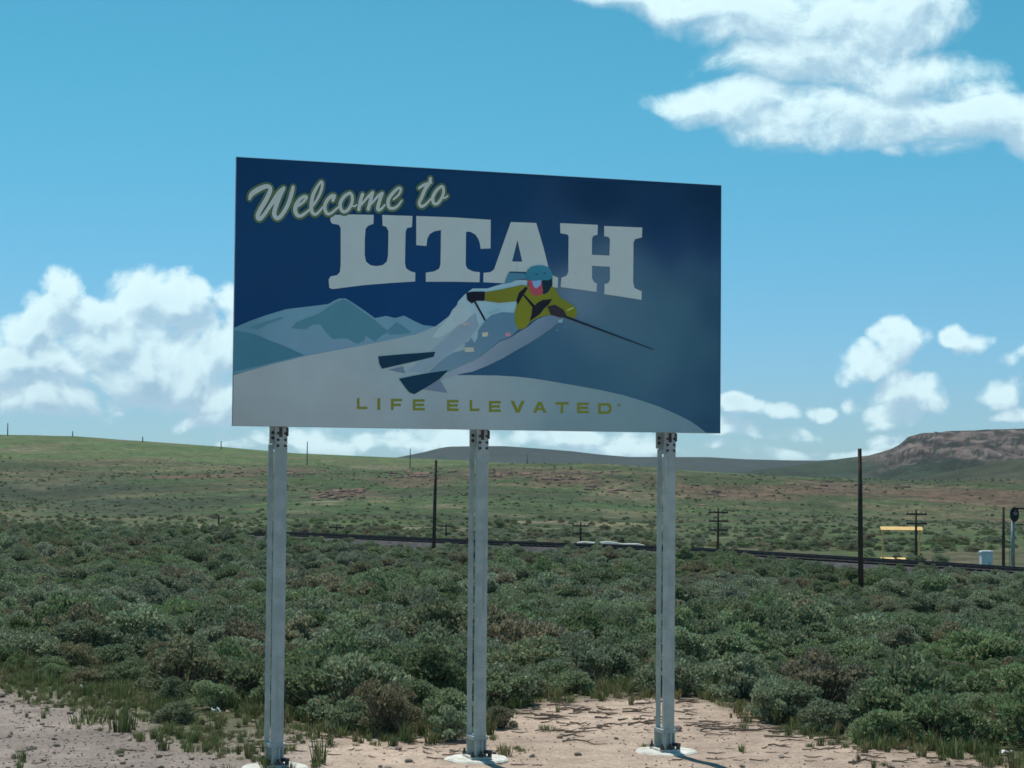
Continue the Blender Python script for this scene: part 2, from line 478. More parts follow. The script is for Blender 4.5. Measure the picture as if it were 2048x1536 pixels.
def land_patches():
    L = []
    def add(px, py, rx, ry, col, w=1.0):
        c = ground_at(px, py)
        L.append((c.x, c.y, rx / 4000 * c.y, max(ry, 2), col, w))
    SHR = (.034, .047, .029); BR = (.10, .075, .052); PALE = (.15, .14, .09); GRN = (.06, .095, .035)
    # (picture x, y, half width in picture, half depth in metres)
    for a in [(90, 985, 260, 34, SHR, .75), (330, 1010, 200, 26, SHR, .7), (480, 1000, 120, 20, SHR, .5), (900, 985, 140, 14, SHR, .5), (430, 952, 110, 16, BR, .9), (330, 955, 80, 12, BR, .7), (560, 940, 70, 10, BR, .9), (760, 935, 60, 10, PALE, .6), (690, 985, 70, 14, BR, 1.), (640, 1005, 50, 10, PALE, .7),
              (820, 965, 90, 14, BR, .7), (1000, 950, 120, 12, BR, .6), (1150, 960, 130, 12, BR, .9), (1240, 985, 80, 12, PALE, .4), (1330, 960, 60, 8, BR, .6),
              (1480, 985, 150, 14, BR, .9), (1620, 980, 120, 12, BR, .9), (1760, 985, 120, 16, BR, .7), (1900, 990, 120, 14, BR, 1.), (2030, 1000, 90, 18, BR, 1.), (1640, 965, 120, 8, BR, .8),
              (60, 900, 40, 20, PALE, .4), (100, 970, 60, 10, PALE, .3), (400, 1050, 60, 6, PALE, 1.), (300, 1052, 50, 5, PALE, .5), (880, 1058, 90, 5, PALE, .7), (1000, 1030, 90, 5, PALE, .4),
              (1130, 1045, 110, 6, PALE, .7), (1220, 1062, 90, 5, PALE, .6), (1460, 1075, 100, 5, PALE, .5), (880, 1012, 60, 5, PALE, .7), (1250, 1028, 60, 6, PALE, .5), (600, 1025, 60, 4, PALE, .4),
              (500, 1105, 150, 5, PALE, .5), (40, 1105, 60, 6, PALE, .9), (140, 1095, 40, 5, PALE, .8), (660, 1108, 28, 3, (.22, .26, .10), 1.), (1700, 1105, 90, 6, GRN, .8),
              (1800, 1090, 160, 8, GRN, .9), (1550, 1090, 120, 8, GRN, .8), (700, 1045, 140, 8, GRN, .6), (1350, 1070, 120, 10, GRN, .6)]:
        add(*a)
    return L

def land_colour(x, y, patches):
    n = len(x)
    lim = verge_limit(x, y)
    px = 1024 + 4000 * x / np.maximum(y, 1.0)
    c = np.zeros((n, 3))
    under = np.array((.085, .080, .050))
    dirt = np.array((.365, .282, .222))
    gravel = np.array((.25, .208, .183))
    grassg = np.array((.075, .10, .036))
    f1 = fbm(x, y, 2.2, 4, 31); f2 = fbm(x, y, 0.5, 3, 33); f3 = fbm(x, y, 14, 4, 35); f4 = fbm(x, y, 55, 4, 36); f5 = fbm(x, y, 5, 4, 38)
    # verge: gravel to the left, pale dirt to the right
    side = smooth(480, 760, px + 80 * f1)[:, None]
    verge = gravel * (1 - side) + dirt * side
    # brush floor
    brush = under + np.array((.06, .045, .03)) * np.clip(f1, 0, 1)[:, None]
    g = smooth(0.0, 0.5, f5)[:, None]
    brush = brush * (1 - .6 * g) + grassg * .6 * g
    tb = smooth(-0.7, 0.9, (y - lim) + 0.8 * f1 + 0.5 * f2)[:, None]
    c = verge * (1 - tb) + brush * tb
    # left grass strip in front of the brush
    gs = (np.exp(-((y - lim + 0.6) / 1.5) ** 2) * (1 - smooth(380, 640, px)) * (0.65 + .5 * f1))[:, None]
    gs = np.clip(gs * 1.3, 0, .92)
    c = c * (1 - gs) + grassg * gs
    # plain beyond the railway and hills
    hillc = np.array((.055, .078, .035))[None] * (1 + .35 * f4[:, None]) + np.array((.04, .028, .018)) * np.clip(f3 * 1.3, 0, 1)[:, None]
    mg = smooth(-.1, .35, fbm(x, y, 30, 4, 41))[:, None] * .6
    hillc = hillc * (1 - mg) + np.array((.050, .090, .033)) * mg
    th = smooth(125, 200, y)[:, None]
    c = c * (1 - th) + hillc * th
    # light green upland behind the first crest
    pl = smooth(385, 440, y + 25 * f4)[:, None]
    c = c * (1 - pl) + (np.array((.076, .118, .045)) * (1 + .25 * f3[:, None])) * pl
    # long tan and dark streaks along the slopes
    st1 = fbm(x * .35, y, 7, 4, 44) * 2; st2 = fbm(x * .3 + 50, y, 16, 4, 45) * 2
    fa = smooth(170, 240, y)
    a = (smooth(.12, .5, st1 + .4 * f3) * fa * .55)[:, None]
    c = c * (1 - a) + np.array((.125, .105, .066)) * a
    a = (smooth(.15, .55, st2) * fa * .5 * (1 - smooth(395, 430, y)))[:, None]
    c = c * (1 - a) + np.array((.034, .046, .026)) * a
    for (cx, cy, rx, ry, col, w) in patches:
        m = ((abs(x - cx) < 3 * rx) & (abs(y - cy) < 3 * ry))
        if not m.any(): continue
        q = ((x[m] - cx) / rx) ** 2 + ((y[m] - cy) / ry) ** 2
        a = smooth(0.15, 0.75, np.exp(-q) + 0.45 * f3[m] + .3 * f5[m])[:, None] * w
        c[m] = c[m] * (1 - a) + np.array(col) * (1 + .3 * f5[m][:, None]) * a
    return np.clip(c, 0.01, 1)

def build_ground():
    s = np.concatenate([np.linspace(-3.0, -0.5, 14)[:-1], np.linspace(-0.5, -0.31, 14)[:-1], np.linspace(-0.31, 0.31, 330), np.linspace(0.31, 0.5, 14)[1:], np.linspace(0.5, 3.0, 14)[1:]])
    y = np.concatenate([[-400, -150, -60, -20, 0, 6, 10, 13, 15], np.linspace(16, 30, 200), np.geomspace(30, 200, 150)[1:], np.geomspace(200, 460, 170)[1:], np.geomspace(460, 900, 60)[1:], [1000, 1200, 1600, 2500, 4000, 7000]])
    S, Y = np.meshgrid(s, y)
    X = S * (6 + np.maximum(Y, 0) * 0.95 + np.where(Y < 0, -Y, 0))
    x, yy = X.ravel(), Y.ravel()
    z = height(x, yy)
    nr, nc = S.shape
    idx = np.arange(nr * nc).reshape(nr, nc)
    f = np.stack([idx[:-1, :-1], idx[:-1, 1:], idx[1:, 1:], idx[1:, :-1]], -1).reshape(-1, 4)
    me = bpy.data.meshes.new('ground')
    me.vertices.add(len(x)); me.vertices.foreach_set('co', np.stack([x, yy, z], 1).astype(np.float32).ravel())
    me.loops.add(f.size); me.loops.foreach_set('vertex_index', f.ravel())
    me.polygons.add(len(f)); me.polygons.foreach_set('loop_start', np.arange(0, f.size, 4)); me.polygons.foreach_set('loop_total', np.full(len(f), 4))
    me.polygons.foreach_set('use_smooth', np.ones(len(f), bool))
    me.update(calc_edges=True)
    c = land_colour(x, yy, land_patches())
    set_col(me, np.concatenate([c, smooth(90, 190, yy)[:, None]], 1))
    me.materials.append(MAT['ground'])
    o = bpy.data.objects.new('ground', me); C.objects.link(o)
    tag(o, kind='structure')
build_ground()

# ------------------------------------------------------------------ far mesas
def far_sheet(name, d0, d1, prof, base_y, rows, cols, x0, x1, colf, rough_amp, cliff=None, crest=0.5):
    """a hill whose skyline follows prof at distance dc; prof = [(picture x, skyline y)]"""
    px = np.linspace(x0, x1, cols)
    sk = np.interp(px, [a for a, _ in prof], [b_ for _, b_ in prof])
    t = np.linspace(0, 1, rows)
    T, PXX = np.meshgrid(t, px, indexing='ij')
    SK = np.broadcast_to(sk, T.shape)
    D = d0 + (d1 - d0) * T
    X = (PXX - 1024) / 4000 * D
    YH = 940 + (PXX - 1024) * 0.0087
    dc = d0 + (d1 - d0) * crest
    ztop = HC + (YH - SK) / 4000 * dc
    zb = HC + (YH - base_y) / 4000 * d0
    r = np.clip(T / crest, 0, 1)
    pr = cliff(r) if cliff else r ** 1.2
    Z = zb + (ztop - zb) * pr
    Z = np.where(T > crest, ztop - (T - crest) / (1 - crest) * (ztop - zb) * 0.5, Z)
    nz = fbm(X.ravel(), D.ravel(), rough_amp[0], 5, 51).reshape(T.shape)
    Z = Z + nz * rough_amp[1] * np.sin(np.pi * np.clip(r, 0, 1)) + nz * rough_amp[1] * 0.05
    if len(rough_amp) > 2:
        n9 = fbm(X.ravel(), D.ravel() * .6, rough_amp[2], 4, 53).reshape(T.shape)
        Z = Z + n9 * rough_amp[3] * 1.6 * smooth(.3, .45, r) * (1 - .85 * smooth(.86, .97, r)) * smooth(1700, 1790, PXX)
    v = np.stack([X, D, Z], -1).reshape(-1, 3)
    idx = np.arange(rows * cols).reshape(rows, cols)
    f = np.stack([idx[:-1, :-1], idx[:-1, 1:], idx[1:, 1:], idx[1:, :-1]], -1).reshape(-1, 4)
    o = mesh_obj(name, v, f.tolist(), MAT['far'], smooth=True)
    c = colf(X.ravel(), D.ravel(), Z.ravel(), r.ravel())
    set_col(o.data, np.concatenate([np.clip(c, .01, 1), np.ones((len(c), 1))], 1))
    tag(o, kind='structure')
    return o

def far_mat():
    m, b, p = base_mat('distant_brush_and_rock', 0.95)
    p.inputs['Specular IOR Level'].default_value = 0.05
    at = b.n('ShaderNodeAttribute', attribute_name='Col')
    tc = b.n('ShaderNodeTexCoord')
    n = b.noise(tc.outputs['Object'], 0.05, 6, 0.7).outputs['Fac']
    n2 = b.noise(tc.outputs['Object'], 0.22, 4, 0.7).outputs['Fac']
    v = b.m('MULTIPLY', b.mr(n, 0.3, 0.7, 0.7, 1.3, False), b.mr(n2, 0.3, 0.7, 0.7, 1.3, False))
    sc = b.vm('SCALE', at.outputs['Color']); b.put(sc.node.inputs['Scale'], v)
    b.put(p.inputs['Base Color'], sc)
    return m
MAT['far'] = far_mat()

def ridge_col(x, y, z, r):
    n = fbm(x, y, 120, 4, 61)[:, None]; n2 = fbm(x, y, 40, 4, 62)[:, None]
    c = np.array((.024, .038, .031))[None] * (1 + .3 * n) + np.array((.02, .014, .012)) * np.clip(n2 + .1, 0, 1)
    return c
def mesa_col(x, y, z, r):
    px = 1024 + 4000 * x / y
    n = fbm(x, y, 45, 4, 71)[:, None]; n2 = fbm(x, y * .5 + z * 3, 14, 4, 72)[:, None]
    n3 = fbm(x, y * .4 + z * 2, 6.5, 3, 73)[:, None] * 2.4
    n2 = n2 * 2.0
    g = np.array((.030, .047, .027))[None] * (1 + .35 * n)
    rock = np.array((.118, .092, .082))[None] * (1 + .7 * n2)
    a = (smooth(.46, .56, r + .10 * n[:, 0]) * (1 - .6 * smooth(.95, 1.0, r)))[:, None]
    a = a * smooth(1715, 1790, px + 120 * n[:, 0])[:, None]
    a = a * (1 - .7 * smooth(.1, .5, n2 * .5 + .5 * n3))
    c = g * (1 - a) + rock * a
    dk = smooth(.10, .3, n3) * (r[:, None] > .4) * smooth(1715, 1790, px)[:, None]
    return c * (1 - .75 * dk) + np.array((.012, .018, .012)) * .75 * dk
def knoll_col(x, y, z, r):
    n = fbm(x, y, 60, 4, 81)[:, None]; n2 = fbm(x, y, 22, 4, 82)[:, None]
    return np.array((.034, .042, .025))[None] * (1 + .3 * n) + np.array((.03, .021, .015)) * np.clip(n2 + .25, 0, 1)

far_sheet('distant_ridge', 1700, 3400, [(-300, 935), (500, 935), (700, 930), (800, 914), (830, 908), (850, 904), (880, 896), (900, 893), (960, 892), (1010, 892), (1080, 897), (1150, 903), (1200, 909),
          (1260, 914), (1340, 914), (1420, 914), (1490, 918), (1560, 920), (1640, 921), (1700, 917), (1800, 912), (2300, 905)], 985, 60, 420, -300, 2500, ridge_col, (160, 9))
far_sheet('rocky_mesa', 1050, 1750, [(1200, 975), (1400, 960), (1520, 940), (1600, 930), (1660, 921), (1700, 915), (1740, 911), (1766, 904), (1786, 897), (1802, 888), (1818, 874), (1842, 868), (1900, 863),
          (1960, 860), (2048, 857), (2200, 852), (2700, 850)], 1000, 130, 640, 1200, 2700, mesa_col, (34, 5, 9, 2.6),
          cliff=lambda r: np.interp(r, [0, .25, .5, .57, .64, .72, .80, .88, 1.0], [0, .18, .44, .54, .60, .74, .80, .95, 1.0]))
far_sheet('brown_knoll', 820, 1150, [(1500, 985), (1700, 975), (1800, 962), (1850, 953), (1900, 943), (1950, 933), (2000, 924), (2048, 915), (2200, 895), (2700, 880)], 1010, 60, 260, 1500, 2700, knoll_col, (40, 3))

# ------------------------------------------------------------------ the welcome sign
K_ART = 1 / 0.43
CO, SI = math.cos(YAW), math.sin(YAW)
S_AX = Vector((CO, SI, 0)); S_N = Vector((-SI, CO, 0))     # along the sign, and away from the viewer
S_O = Vector((SX, SY, 0))
def sign_pt(px, py):
    d = ray(px, py)
    t = (S_O - CAMP).dot(S_N) / d.dot(S_N)
    p = CAMP + d * t
    return ((p - S_O).dot(S_AX), p.z)

sign = empty('billboard', (SX, SY, 0), YAW)
tag(sign, 'large blue welcome billboard with a skier picture on three steel posts', 'billboard')
pb = MB(); pb.box((0, 0.014, ZB + SH / 2), (SW, 0.026, SH))
panel = pb.build('panel', MAT['alu'], sign)

LAYER = [0]
def art(name, pts, cols, layer, step=0.05, space=None, clip=True):
    """a flat printed shape; pts in picture position on the board, cols = one colour or [(x, y, colour)]"""
    if space: pts = [space(p) for p in pts]
    P = [sign_pt(*p) for p in pts]
    if clip:
        P = [(min(max(a, -SW / 2 + .004), SW / 2 - .004), min(max(z, ZB + .004), ZB + SH - .004)) for a, z in P]
    n = len(P)
    vc = [Vector(p) for p in P]
    single = not isinstance(cols, list)
    if name in ('snow_slope', 'powder_cloud'):
        f_ = lambda c_: (c_[0] * 1.08, c_[1] * 1.10, c_[2] * 1.03)
        cols = f_(cols) if single else [(a_, b2_, f_(c_)) for a_, b2_, c_ in cols]
    if not single:
        # interior points for a smooth tone
        xs = [p[0] for p in P]; zs = [p[1] for p in P]
        for gx in np.arange(min(xs), max(xs), step):
            for gz in np.arange(min(zs), max(zs), step):
                ins = False; j = n - 1
                for i in range(n):
                    if (P[i][1] > gz) != (P[j][1] > gz) and gx < (P[j][0] - P[i][0]) * (gz - P[i][1]) / (P[j][1] - P[i][1]) + P[i][0]: ins = not ins
                    j = i
                if ins: vc.append(Vector((gx, gz)))
    res = delaunay_2d_cdt(vc, [(i, (i + 1) % n) for i in range(n)], [], 1, 1e-5)
    y = -0.0012 * layer
    v = [(p.x, y, p.y) for p in res[0]]
    o = mesh_obj(name, v, [tuple(f) for f in res[2]], MAT['print'], panel)
    # face the viewer
    me = o.data
    if len(me.polygons) and sum(pl.normal.y * pl.area for pl in me.polygons) > 0: me.flip_normals()
    if single:
        c = np.tile(np.array(lin(*cols, K_ART)), (len(v), 1))
    else:
        CP = np.array([sign_pt(a, b_) for a, b_, _ in cols]); CC = np.array([lin(*c_, K_ART)[:3] for _, _, c_ in cols])
        V = np.array([(p[0], p[2]) for p in v])
        d2 = ((V[:, None, :] - CP[None]) ** 2).sum(-1) + 1e-3
        w = 1 / (d2 + .09) ** 2.5
        c = (w[:, :, None] * CC[None]).sum(1) / w.sum(1)[:, None]
        c = np.concatenate([c, np.ones((len(c), 1))], 1)
    c[:, 3] = 1
    set_col(me, c)
    return o

Z4 = 2048 / 520.0
R1 = lambda p: (450 + p[0] / Z4, 300 + p[1] / Z4)
R2 = lambda p: (940 + p[0] / Z4, 300 + p[1] / Z4)
R3 = lambda p: (450 + p[0] / Z4, 560 + p[1] / Z4)
R4 = lambda p: (940 + p[0] / Z4, 560 + p[1] / Z4)
Z5 = 2048 / 600.0
R5 = lambda p: (740 + p[0] / Z5, 500 + p[1] / Z5)

# night-blue backdrop that fades into the shaded slope on the right
NAVY, NAVY2 = (9, 52, 88), (8, 49, 82)
base_cols = [(480, 330, (2, 45, 78)), (480, 450, NAVY), (480, 560, NAVY), (480, 640, (4, 50, 88)), (600, 500, NAVY), (700, 600, (5, 52, 92)), (800, 350, NAVY2), (900, 620, (6, 53, 94)), (820, 640, (6, 53, 94)), (950, 560, (5, 52, 92)),
             (1000, 380, NAVY2), (1200, 390, (3, 40, 70)), (1430, 390, (3, 38, 64)), (1320, 440, (4, 44, 74)), (1430, 460, (4, 42, 70)), (1340, 505, (12, 44, 86)), (1430, 505, (12, 44, 84)),
             (1130, 500, NAVY), (1300, 560, (52, 88, 108)), (1380, 545, (44, 80, 102)), (1435, 550, (34, 72, 96)), (1200, 560, (72, 102, 122)), (1160, 590, (92, 116, 136)), (1250, 620, (62, 96, 114)), (1350, 620, (52, 92, 110)),
             (1435, 620, (18, 60, 86)), (1200, 680, (62, 98, 116)), (1100, 700, (54, 90, 112)), (1000, 720, (46, 82, 106)), (1300, 700, (56, 94, 112)), (1200, 750, (46, 86, 108)), (1400, 700, (42, 82, 102)), (1435, 760, (24, 64, 88)),
             (1380, 800, (36, 76, 100)), (1435, 850, (22, 62, 88)), (1150, 740, (40, 80, 104)), (1000, 745, (36, 74, 100))]
base_cols = [(a_, b_, tuple(.85 * k_ + .15 * g_ for k_, g_ in zip(c_, (98, 106, 112))) if (a_ > 1100 and b_ > 535) else c_) for a_, b_, c_ in base_cols]
art('backdrop', [(400, 200), (1500, 200), (1500, 1000), (400, 1000)], base_cols, 1, 0.045)
art('mountain', [(75 - 30, 375), (190, 325), (330, 275), (480, 230), (650, 210), (810, 190), (860, 162), (900, 145), (950, 145), (1000, 175), (1090, 235), (1180, 300), (1270, 283), (1340, 300), (1410, 280), (1480, 318), (1560, 355), (1700, 372),
     (1480, 440), (1200, 500), (900, 570), (640, 610), (380, 670), (45, 745)],
    [(480, 660, (82, 122, 136)), (560, 640, (96, 132, 148)), (620, 622, (98, 136, 150)), (680, 605, (92, 132, 146)), (600, 690, (104, 134, 150)), (760, 640, (100, 136, 150)), (820, 640, (98, 134, 150)), (700, 690, (108, 134, 150))], 2, 0.06, R3)
for q, c in ([[(45, 395), (230, 425), (350, 475), (480, 525), (625, 592), (500, 622), (300, 670), (45, 722)], (62, 108, 124)],
             [[(740, 265), (810, 215), (870, 178), (930, 152), (985, 175), (1070, 238), (1170, 308), (1290, 410), (1230, 440), (1180, 485), (1110, 440), (1095, 480), (1040, 505), (960, 460), (850, 466), (800, 420), (750, 350), (690, 352), (640, 388), (520, 380), (560, 335), (640, 300)], (72, 116, 130)],
             [[(1350, 330), (1400, 360), (1470, 415), (1380, 428), (1290, 432), (1280, 395)], (74, 116, 132)],
             [[(190, 372), (330, 322), (440, 292), (470, 300), (360, 340), (250, 392)], (76, 116, 130)]):
    art('mountain_shadow', q, c, 3, space=R3)
snow = [(455, 750), (546, 728), (612, 712), (729, 690), (831, 669), (857, 658), (872, 652), (898, 632), (904, 620), (913, 611), (916, 603), (930, 588), (945, 577), (975, 577), (990, 572), (1012, 566), (1035, 560), (1056, 560), (1048, 600), (1034, 640),
        (1010, 668), (985, 692), (950, 720), (917, 740), (908, 750), (992, 751), (1030, 753), (1067, 757), (1110, 764), (1150, 771), (1200, 780), (1245, 790), (1285, 802), (1320, 814), (1352, 828), (1380, 842), (1396, 853), (1412, 872), (455, 870)]
art('snow_slope', snow, [(480, 770, (134, 138, 148)), (480, 840, (128, 130, 138)), (620, 740, (136, 142, 152)), (700, 830, (134, 136, 146)), (760, 700, (132, 140, 150)), (850, 690, (126, 140, 152)), (880, 660, (120, 136, 150)), (930, 610, (140, 158, 172)),
     (950, 590, (140, 160, 176)), (1000, 590, (118, 150, 172)), (970, 620, (112, 144, 168)), (930, 660, (128, 146, 160)), (900, 720, (128, 142, 154)), (870, 740, (128, 138, 150)), (930, 790, (130, 136, 146)), (980, 790, (124, 132, 142)),
     (1050, 780, (116, 130, 142)), (1150, 800, (108, 124, 138)), (1150, 850, (100, 118, 132)), (1300, 830, (98, 118, 132)), (1370, 855, (92, 112, 130)), (900, 850, (122, 128, 138)), (1040, 570, (130, 152, 170))], 4, 0.05)
art('snow_spray', [(640, 480), (560, 560), (470, 640), (380, 720), (300, 790), (240, 830), (380, 835), (470, 760), (560, 690), (640, 640), (690, 590), (740, 520), (720, 430)], (124, 142, 154), 5, space=R5)
art('powder_cloud', [(600, 370), (560, 420), (520, 480), (460, 540), (420, 600), (470, 600), (540, 560), (590, 520), (640, 500), (700, 440), (680, 380)], (140, 152, 166), 6, space=R5)
art('skier_trousers', [(790, 478), (830, 445), (900, 425), (985, 430), (1000, 470), (1015, 540), (960, 592), (880, 622), (800, 690), (700, 757), (600, 800), (500, 850), (420, 850), (400, 835), (480, 760), (560, 705), (640, 685), (650, 635), (672, 625), (690, 600), (712, 640), (735, 600), (738, 545)],
    [(990, 640, (84, 116, 136)), (1020, 640, (80, 114, 134)), (970, 680, (86, 116, 134)), (930, 700, (94, 122, 138)), (890, 735, (100, 126, 140))], 7, 0.05, R5)
art('snow_ridge', [(1250, 440), (1180, 455), (1130, 480), (1080, 522), (1020, 556), (960, 597), (880, 627), (800, 692), (700, 762), (600, 806), (530, 850), (455, 900), (530, 872), (600, 850), (700, 830), (800, 790), (900, 742), (1000, 684), (1080, 640), (1160, 590), (1230, 540), (1290, 490), (1330, 470)],
    [R5((1240, 455)) + ((104, 118, 138),), R5((1130, 500)) + ((122, 132, 148),), R5((1000, 590)) + ((128, 138, 150),), R5((850, 680)) + ((132, 142, 152),), R5((640, 810)) + ((132, 142, 154),), R5((480, 880)) + ((132, 142, 154),),
     R5((1280, 490)) + ((74, 104, 122),), R5((1160, 590)) + ((68, 100, 118),), R5((1000, 684)) + ((78, 106, 122),), R5((900, 742)) + ((98, 118, 130),)], 7, 0.035, R5)
# UTAH
UTAH = (157, 166, 164)
def letter(pts, space): art('letter', pts, UTAH, 5, space=space)
letter([(832, 512), (1000, 508), (1170, 511), (1168, 582), (1125, 598), (1106, 622), (1100, 700), (1099, 830), (1110, 880), (1145, 908), (1190, 915), (1240, 908), (1272, 880), (1283, 830), (1286, 640), (1270, 606), (1240, 596), (1237, 512), (1475, 520), (1471, 608), (1432, 616), (1421, 645),
        (1416, 890), (1425, 932), (1458, 955), (1498, 966), (1496, 1036), (1300, 1048), (1100, 1064), (845, 1096), (820, 1086), (815, 1022), (830, 996), (882, 986), (904, 962), (910, 900), (910, 615), (895, 590), (842, 580), (828, 558)], R1)
letter([(1505, 520), (1800, 531), (2092, 550), (2090, 776), (2012, 779), (2007, 740), (1994, 700), (1970, 666), (1930, 644), (1897, 645), (1894, 905), (1908, 935), (1950, 956), (2006, 963), (2003, 1042), (1800, 1038), (1580, 1038), (1580, 966), (1645, 957), (1685, 935), (1696, 900), (1700, 632),
        (1650, 640), (1612, 662), (1592, 700), (1585, 757), (1505, 750)], R1)
letter([(320, 568), (520, 575), (575, 760), (618, 930), (640, 985), (692, 1005), (690, 1085), (480, 1070), (440, 960), (370.5, 958), (370.5, 879.5), (410, 880), (372, 710), (330, 878), (369.5, 879.4), (369.5, 958), (310, 957), (292, 985), (300, 1052), (103, 1042), (105, 968), (160, 962), (188, 940), (255, 750)], R2)
letter([(708, 576), (1005, 590), (1003, 668), (970, 676), (960, 700), (958, 826), (1096, 832), (1100, 705), (1090, 686), (1055, 680), (1055, 599), (1355, 611), (1352, 690), (1300, 702), (1286, 728), (1283, 1040), (1294, 1088), (1350, 1112), (1350, 1181), (1200, 1157), (1055, 1136), (1058, 1056), (1090, 1046), (1100, 1020),
        (1100, 920), (960, 913), (959, 1010), (975, 1040), (998, 1052), (995, 1118), (850, 1098), (712, 1080), (718, 1006), (758, 992), (772, 962), (775, 682), (765, 666), (710, 656)], R2)
# skier
DARK = (20, 22, 34)
art('ski', [(1205, 602), (1400, 585), (1655, 566), (1640, 606), (1500, 640), (1400, 662), (1235, 700), (1214, 660)], (12, 46, 66), 8, space=R3)
art('ski', [(1368, 778), (1480, 755), (1590, 735), (1755, 712), (1690, 778), (1600, 835), (1490, 900), (1450, 886), (1420, 850)], (12, 48, 68), 9, space=R3)
art('ski_shadow', [(1285, 708), (1400, 682), (1420, 737)], (98, 114, 130), 8, space=R3)
art('ski_shadow', [(1555, 862), (1690, 785), (1750, 890)], (102, 114, 130), 8, space=R3)
art('ski_pole', [(702, 345), (715, 342), (785, 470), (788, 486), (778, 482)], DARK, 9, space=R5)
art('scarf', [(915, 232), (928, 190), (945, 156), (1000, 158), (1062, 162), (1085, 195), (1010, 200), (960, 222)], (66, 112, 132), 8, space=R5)
art('jacket', [(775, 290), (900, 268), (1040, 238), (1090, 250), (1180, 300), (1225, 240), (1262, 262), (1290, 320), (1365, 366), (1402, 398), (1412, 432), (1392, 470), (1340, 468), (1250, 440), (1180, 452), (1130, 470), (1090, 492), (1060, 532), (1012, 546), (988, 495), (985, 430), (1000, 372), (1000, 350), (880, 362), (785, 348)],
    [R5((850, 310)) + ((98, 98, 34),), R5((1000, 290)) + ((110, 112, 34),), R5((1020, 460)) + ((112, 116, 30),), R5((1150, 330)) + ((108, 110, 34),), R5((1290, 360)) + ((104, 110, 34),), R5((1390, 430)) + ((102, 108, 30),)], 9, 0.04, R5)
art('strap', [(1062, 250), (1075, 262), (1040, 315), (1005, 375), (996, 345), (1015, 292)], DARK, 10, space=R5)
art('strap', [(1040, 308), (1052, 305), (1125, 382), (1110, 396)], DARK, 11, space=R5)
art('vest', [(1105, 395), (1140, 362), (1175, 342), (1242, 334), (1220, 370), (1185, 402), (1160, 435), (1120, 465), (1086, 488), (1100, 440)], (24, 26, 34), 10, space=R5)
art('face', [(1070, 205), (1182, 210), (1184, 280), (1165, 305), (1130, 318), (1092, 292)], (152, 66, 76), 10, space=R5)
art('goggles', [(1100, 206), (1168, 208), (1162, 240), (1130, 264), (1112, 245)], (112, 148, 184), 11, space=R5)
art('hair', [(1168, 210), (1242, 192), (1242, 240), (1212, 290), (1182, 304)], (14, 40, 54), 11, space=R5)
art('helmet', [(1066, 202), (1058, 170), (1072, 138), (1100, 115), (1140, 105), (1180, 106), (1218, 120), (1240, 155), (1243, 192), (1215, 208), (1160, 206), (1110, 212)],
    [R5((1090, 190)) + ((40, 96, 118),), R5((1150, 130)) + ((58, 128, 146),), R5((1220, 160)) + ((48, 116, 134),), R5((1180, 195)) + ((38, 92, 112),)], 12, 0.03, R5)
art('helmet_vent', [(1175, 168), (1195, 148), (1192, 165)], (20, 60, 84), 13, space=R5)
art('helmet_vent', [(1115, 165), (1150, 160), (1140, 172)], (30, 76, 98), 13, space=R5)
art('glove', [(655, 292), (700, 284), (782, 284), (780, 348), (722, 348), (692, 366), (662, 342)], DARK, 10, space=R5)
art('glove', [(1208, 386), (1260, 374), (1318, 408), (1342, 455), (1295, 462), (1230, 442)], (44, 40, 46), 11, space=R5)
art('ski_pole', [(1312, 446), (1330, 448), (1600, 550), (1935, 678), (1932, 682), (1594, 559), (1322, 460)], (16, 30, 48), 12, space=R5)
art('snow_chip', [(1340, 408), (1385, 388), (1388, 398), (1345, 418)], (150, 160, 90), 11, space=R5)
for q, c in (([(762, 565), (805, 560), (800, 590), (765, 592)], (172, 168, 148)), ([(640, 666), (705, 664), (708, 694), (646, 698)], (166, 164, 150)), ([(922, 568), (955, 562), (958, 585), (925, 592)], (170, 120, 130)),
             ([(1280, 480), (1315, 470), (1310, 496), (1288, 498)], (120, 152, 160)), ([(805, 430), (882, 400), (886, 414), (815, 440)], (128, 158, 158)), ([(628, 502), (678, 490), (676, 508), (636, 520)], (164, 148, 148)),
             ([(1262, 548), (1282, 542), (1280, 556)], (84, 124, 150)), ([(1320, 525), (1336, 518), (1332, 536)], (80, 120, 146)), ([(880, 458), (905, 454), (900, 468)], (90, 126, 150))):
    art('snow_chip', q, c, 8, space=R5)

